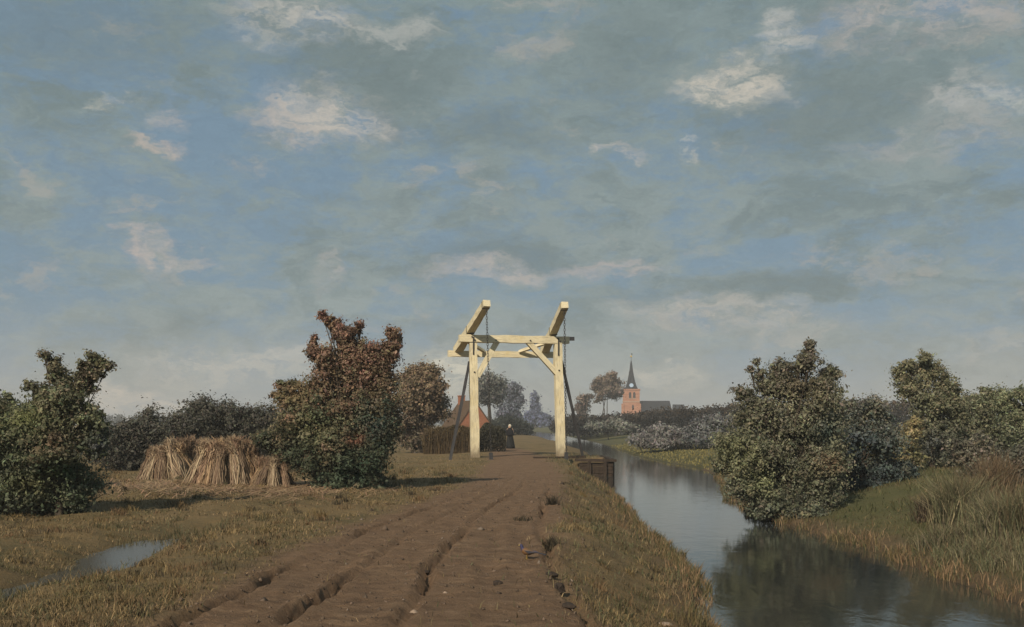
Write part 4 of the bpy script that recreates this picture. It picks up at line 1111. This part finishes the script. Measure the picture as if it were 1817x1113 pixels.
lc = np.array([(.30, .21, .12), (.24, .165, .095), (.34, .24, .15), (.30, .18, .12)])[r.integers(0, 4, n)] * r.uniform(.7, 1.2, (n, 1))
tag(mesh_np('straw_litter', v, np.arange(4 * n).reshape(-1, 4), M_STRAW, None, np.repeat(lc, 4, 0)), 'loose straw lying round the corn stooks', 'straw', kind='stuff')

# ------------------------------------------------------------------ reed tufts on the right bank
def reed_tuft(label, px, d, h, spread, n, seed, pal):
    x = P(px, 0, d)[0]; r = np.random.default_rng(seed)
    z = Hs(x, d)
    root = tag(empty('reed_tuft', (x, d, z)), label, 'reeds', 'reed tufts on the right bank')
    o2 = r.normal(size=(n, 2)) * spread * np.array([.55, .45])
    pos = np.concatenate([o2, (H(x + o2[:, 0], d + o2[:, 1]) - z - .04)[:, None]], 1)
    cols = pal[r.integers(0, len(pal), n)] * r.uniform(.6, 1.3, (n, 1))
    v, f, vc = blades(pos, h * r.uniform(.3, 1.0, n), r.uniform(.010, .022, n), r.uniform(.15, .8, n), cols, r)
    mesh_np('blades', v, f, M_GRASS, root, vc)
    m = n // 24
    o2 = r.normal(size=(m, 2)) * spread * .4
    pos = np.concatenate([o2, (H(x + o2[:, 0], d + o2[:, 1]) - z - .04)[:, None]], 1)
    v, f, vc = blades(pos, h * r.uniform(.7, 1.1, m), np.full(m, .014), r.uniform(.02, .2, m), np.tile([[.15, .11, .065]], (m, 1)) * r.uniform(.7, 1.3, (m, 1)), r)
    mesh_np('stalks', v, f, M_STRAW, root, vc)
RP = np.array([(.085, .088, .048), (.125, .112, .064), (.070, .075, .042), (.150, .125, .075), (.095, .080, .055)])
reed_tuft('tall pale reed tuft at the foot of the right bank trees', 1700, 23.0, 1.35, .42, 1500, 301, RP * 1.7)
reed_tuft('dark brown reed tuft left of the tall pale one', 1655, 24.0, .80, .32, 700, 302, np.array([(.060, .046, .032), (.085, .062, .040)]) * 1.2)
reed_tuft('big reed tuft at the right frame edge', 1800, 20.0, 1.20, .50, 1600, 303, RP * 1.5)
reed_tuft('russet reed tuft behind the tall pale one', 1762, 25.0, 1.25, .40, 1000, 304, np.array([(.120, .080, .052), (.090, .068, .046), (.14, .10, .06)]) * 1.5)
reed_tuft('low green tuft near the water below the tall pale reeds', 1745, 19.0, .45, .65, 1100, 305, RP * 1.5)
reed_tuft('spreading grassy tuft between the tall reeds and the slope', 1680, 20.8, .50, .55, 1100, 306, RP * 1.4)

reed_tuft('straw coloured tuft left of the big reed tuft at the frame edge', 1765, 21.5, .85, .40, 1100, 307, RP * 1.8)
reed_tuft('small brown tuft lowest down near the right frame corner', 1790, 17.6, .40, .45, 800, 308, RP * 1.5)

# ------------------------------------------------------------------ bird, stones and clods on the track
bx, by = P(935, 0, 14.0)[0], 14.0
bd = tag(empty('bird', (bx, by, Hs(bx, by)), math.radians(-18)), 'small bird with blue head and rusty breast standing in the track', 'bird')
bd.scale = (.72, .72, .80)
spine = [(.21, .115, .006), (.16, .120, .018), (.10, .120, .036), (.04, .118, .055), (-.02, .122, .060), (-.065, .140, .048), (-.085, .165, .032), (-.095, .190, .026), (-.105, .212, .027), (-.118, .224, .020), (-.130, .224, .008)]
T = Tubes(); T.add([(s[0], 0, s[1]) for s in spine], [s[2] for s in spine], 14)
bc = []
for s in spine:
    c = (.050, .048, .075) if s[0] > .12 else (.10, .062, .036) if s[0] > .03 else (.14, .075, .035) if s[1] < .16 else (.035, .035, .085)
    bc += [c] * 14
mesh_np('body', T.v, T.f, mat_leaf('plumage', .0, .5), bd, np.array(bc), True)
tm = flatmat('tail_feather', (.050, .048, .060), .7)
prism([(.18, -.025, .118), (.18, .025, .118), (.34, .045, .085), (.35, 0, .08), (.34, -.045, .085), (.18, -.02, .106), (.18, .02, .106), (.34, .04, .078), (.35, 0, .073), (.34, -.04, .078)],
      [(0, 1, 2, 3, 4), (9, 8, 7, 6, 5), (0, 5, 6, 1), (1, 6, 7, 2), (2, 7, 8, 3), (3, 8, 9, 4), (4, 9, 5, 0)], 'tail', tm, bd)
for s in (-1, 1):
    prism([(-.03, s * .057, .145), (.06, s * .060, .140), (.17, s * .030, .118), (.05, s * .057, .095), (-.03, s * .066, .142), (.06, s * .069, .136), (.17, s * .036, .114), (.05, s * .066, .097)],
          [(0, 1, 2, 3), (7, 6, 5, 4), (0, 4, 5, 1), (1, 5, 6, 2), (2, 6, 7, 3), (3, 7, 4, 0)], 'wing', tm, bd)
    T = Tubes(); T.add([(.01, s * .025, .075), (-.005, s * .025, .035), (.0, s * .025, .002)], [.008, .006, .006], 6)
    for dx, dy in ((-.04, 0), (-.03, .018), (-.03, -.018), (.02, 0)): T.add([(.0, s * .025, .004), (dx, s * .025 + dy, .002)], [.005, .003], 5)
    T.build('leg', flatmat('bird_leg', (.30, .20, .06), .6), bd)
T = Tubes(); T.add([(-.128, 0, .223), (-.150, 0, .218), (-.160, 0, .212)], [.009, .006, .001], 8)
T.build('beak', flatmat('bird_beak', (.40, .30, .10), .5), bd)

M_STONEP = mat_noise('pale_field_stone', [(.3, (.22, .16, .12)), (.6, (.34, .26, .20)), (.8, (.42, .36, .30))], (1, 1, 1), 9, .9, .2, .01)
M_STONED = mat_noise('dark_clod', [(.3, (.025, .020, .018)), (.6, (.055, .042, .034)), (.8, (.085, .066, .052))], (1, 1, 1), 9, .95, .1, .02)
def rock(name, label, px, py, sz, mat, seed, group, z0=0.0, flat=.6, cat='stone'):
    d = (EYE - z0) * F / (py - HZ); x = P(px, py, d)[0]
    bm = bmesh.new(); bmesh.ops.create_icosphere(bm, subdivisions=2, radius=1)
    r = random.Random(seed)
    ph = [r.uniform(0, 6) for _ in range(6)]
    for v in bm.verts:
        c = v.co
        k = 1 + .22 * math.sin(c.x * 2.3 + ph[0]) + .18 * math.sin(c.y * 3.1 + ph[1]) + .14 * math.sin(c.z * 3.7 + ph[2]) + r.uniform(-.08, .08)
        v.co = Vector((c.x * sz * k * 1.15, c.y * sz * k, c.z * sz * k * flat))
    o = obj_bm(name, bm, mat, None, False)
    o.location = (x, d, Hs(x, d) + sz * flat * .35); o.rotation_euler = (0, 0, r.uniform(0, 6))
    return tag(o, label, cat, group)
rock('stone', 'largest pale stone at the bottom edge on the canal bank', 1216, 1104, .085, M_STONEP, 1, 'pale stones', -.5)
rock('stone', 'pale pinkish stone up the bank from the largest stone', 1182, 1085, .075, M_STONEP, 2, 'pale stones', -.4, .45)
rock('stone', 'small white stone on the track near the bottom edge', 735, 1092, .032, M_STONEP, 3, 'pale stones')
rock('stone', 'tiny white stone on the track left of the dark clod', 790, 1060, .022, M_STONEP, 4, 'pale stones')
rock('clod', 'single dark clod on the track left below the bird', 885, 1038, .055, M_STONED, 5, 'dark clods', cat='clod')
rock('clod', 'dark clod in the right rut below the bird', 977, 1022, .075, M_STONED, 6, 'dark clods', cat='clod')
rock('clod', 'dark clod in the right rut, below and beside the upper one', 990, 1042, .08, M_STONED, 7, 'dark clods', cat='clod')
rock('clod', 'dark clod in the right rut nearest the bottom edge', 1010, 1078, .06, M_STONED, 8, 'dark clods', cat='clod')
rock('clod', 'dark clod beside the middle rut of the track', 756, 1008, .05, M_STONED, 9, 'dark clods', cat='clod')
def weed(label, px, py, h, n, seed, cols_, z0=0.0):
    d = (EYE - z0) * F / (py - HZ); x = P(px, py, d)[0]; r = np.random.default_rng(seed)
    root = tag(empty('weed', (x, d, Hs(x, d))), label, 'weed', 'dark weeds beside the track')
    pos = np.concatenate([r.normal(size=(n, 2)) * .07, np.full((n, 1), -.02)], 1)
    c = np.array(cols_)[r.integers(0, len(cols_), n)] * r.uniform(.6, 1.3, (n, 1))
    v, f, vc = blades(pos, h * r.uniform(.4, 1.1, n), r.uniform(.012, .024, n), r.uniform(.2, .8, n), c, r)
    mesh_np('blades', v, f, M_GRASS, root, vc)
DKC = [(.045, .036, .026), (.060, .050, .034), (.075, .058, .036)]
weed('dark brown weed on the bank above the bird', 980, 968, .24, 110, 401, DKC)
weed('low dark weed at the end of the right rut near the top', 981, 898, .28, 90, 402, DKC)
weed('dark weed beside the right rut, left of the one near its top', 925, 925, .15, 70, 403, DKC)

# ------------------------------------------------------------------ air
def mat_haze():
    m, t, out = new_mat('haze')
    v = t.n('ShaderNodeVolumePrincipled')
    v.inputs['Color'].default_value = (.88, .89, .91, 1)
    v.inputs['Density'].default_value = 0.0007
    v.inputs['Anisotropy'].default_value = 0.0
    t.l(v.outputs[0], out.inputs['Volume'])
    return m
tag(box('haze', (-1700, 1700, -70, 1700, -3.0, 40.0), mat_haze(), None), kind='stuff')
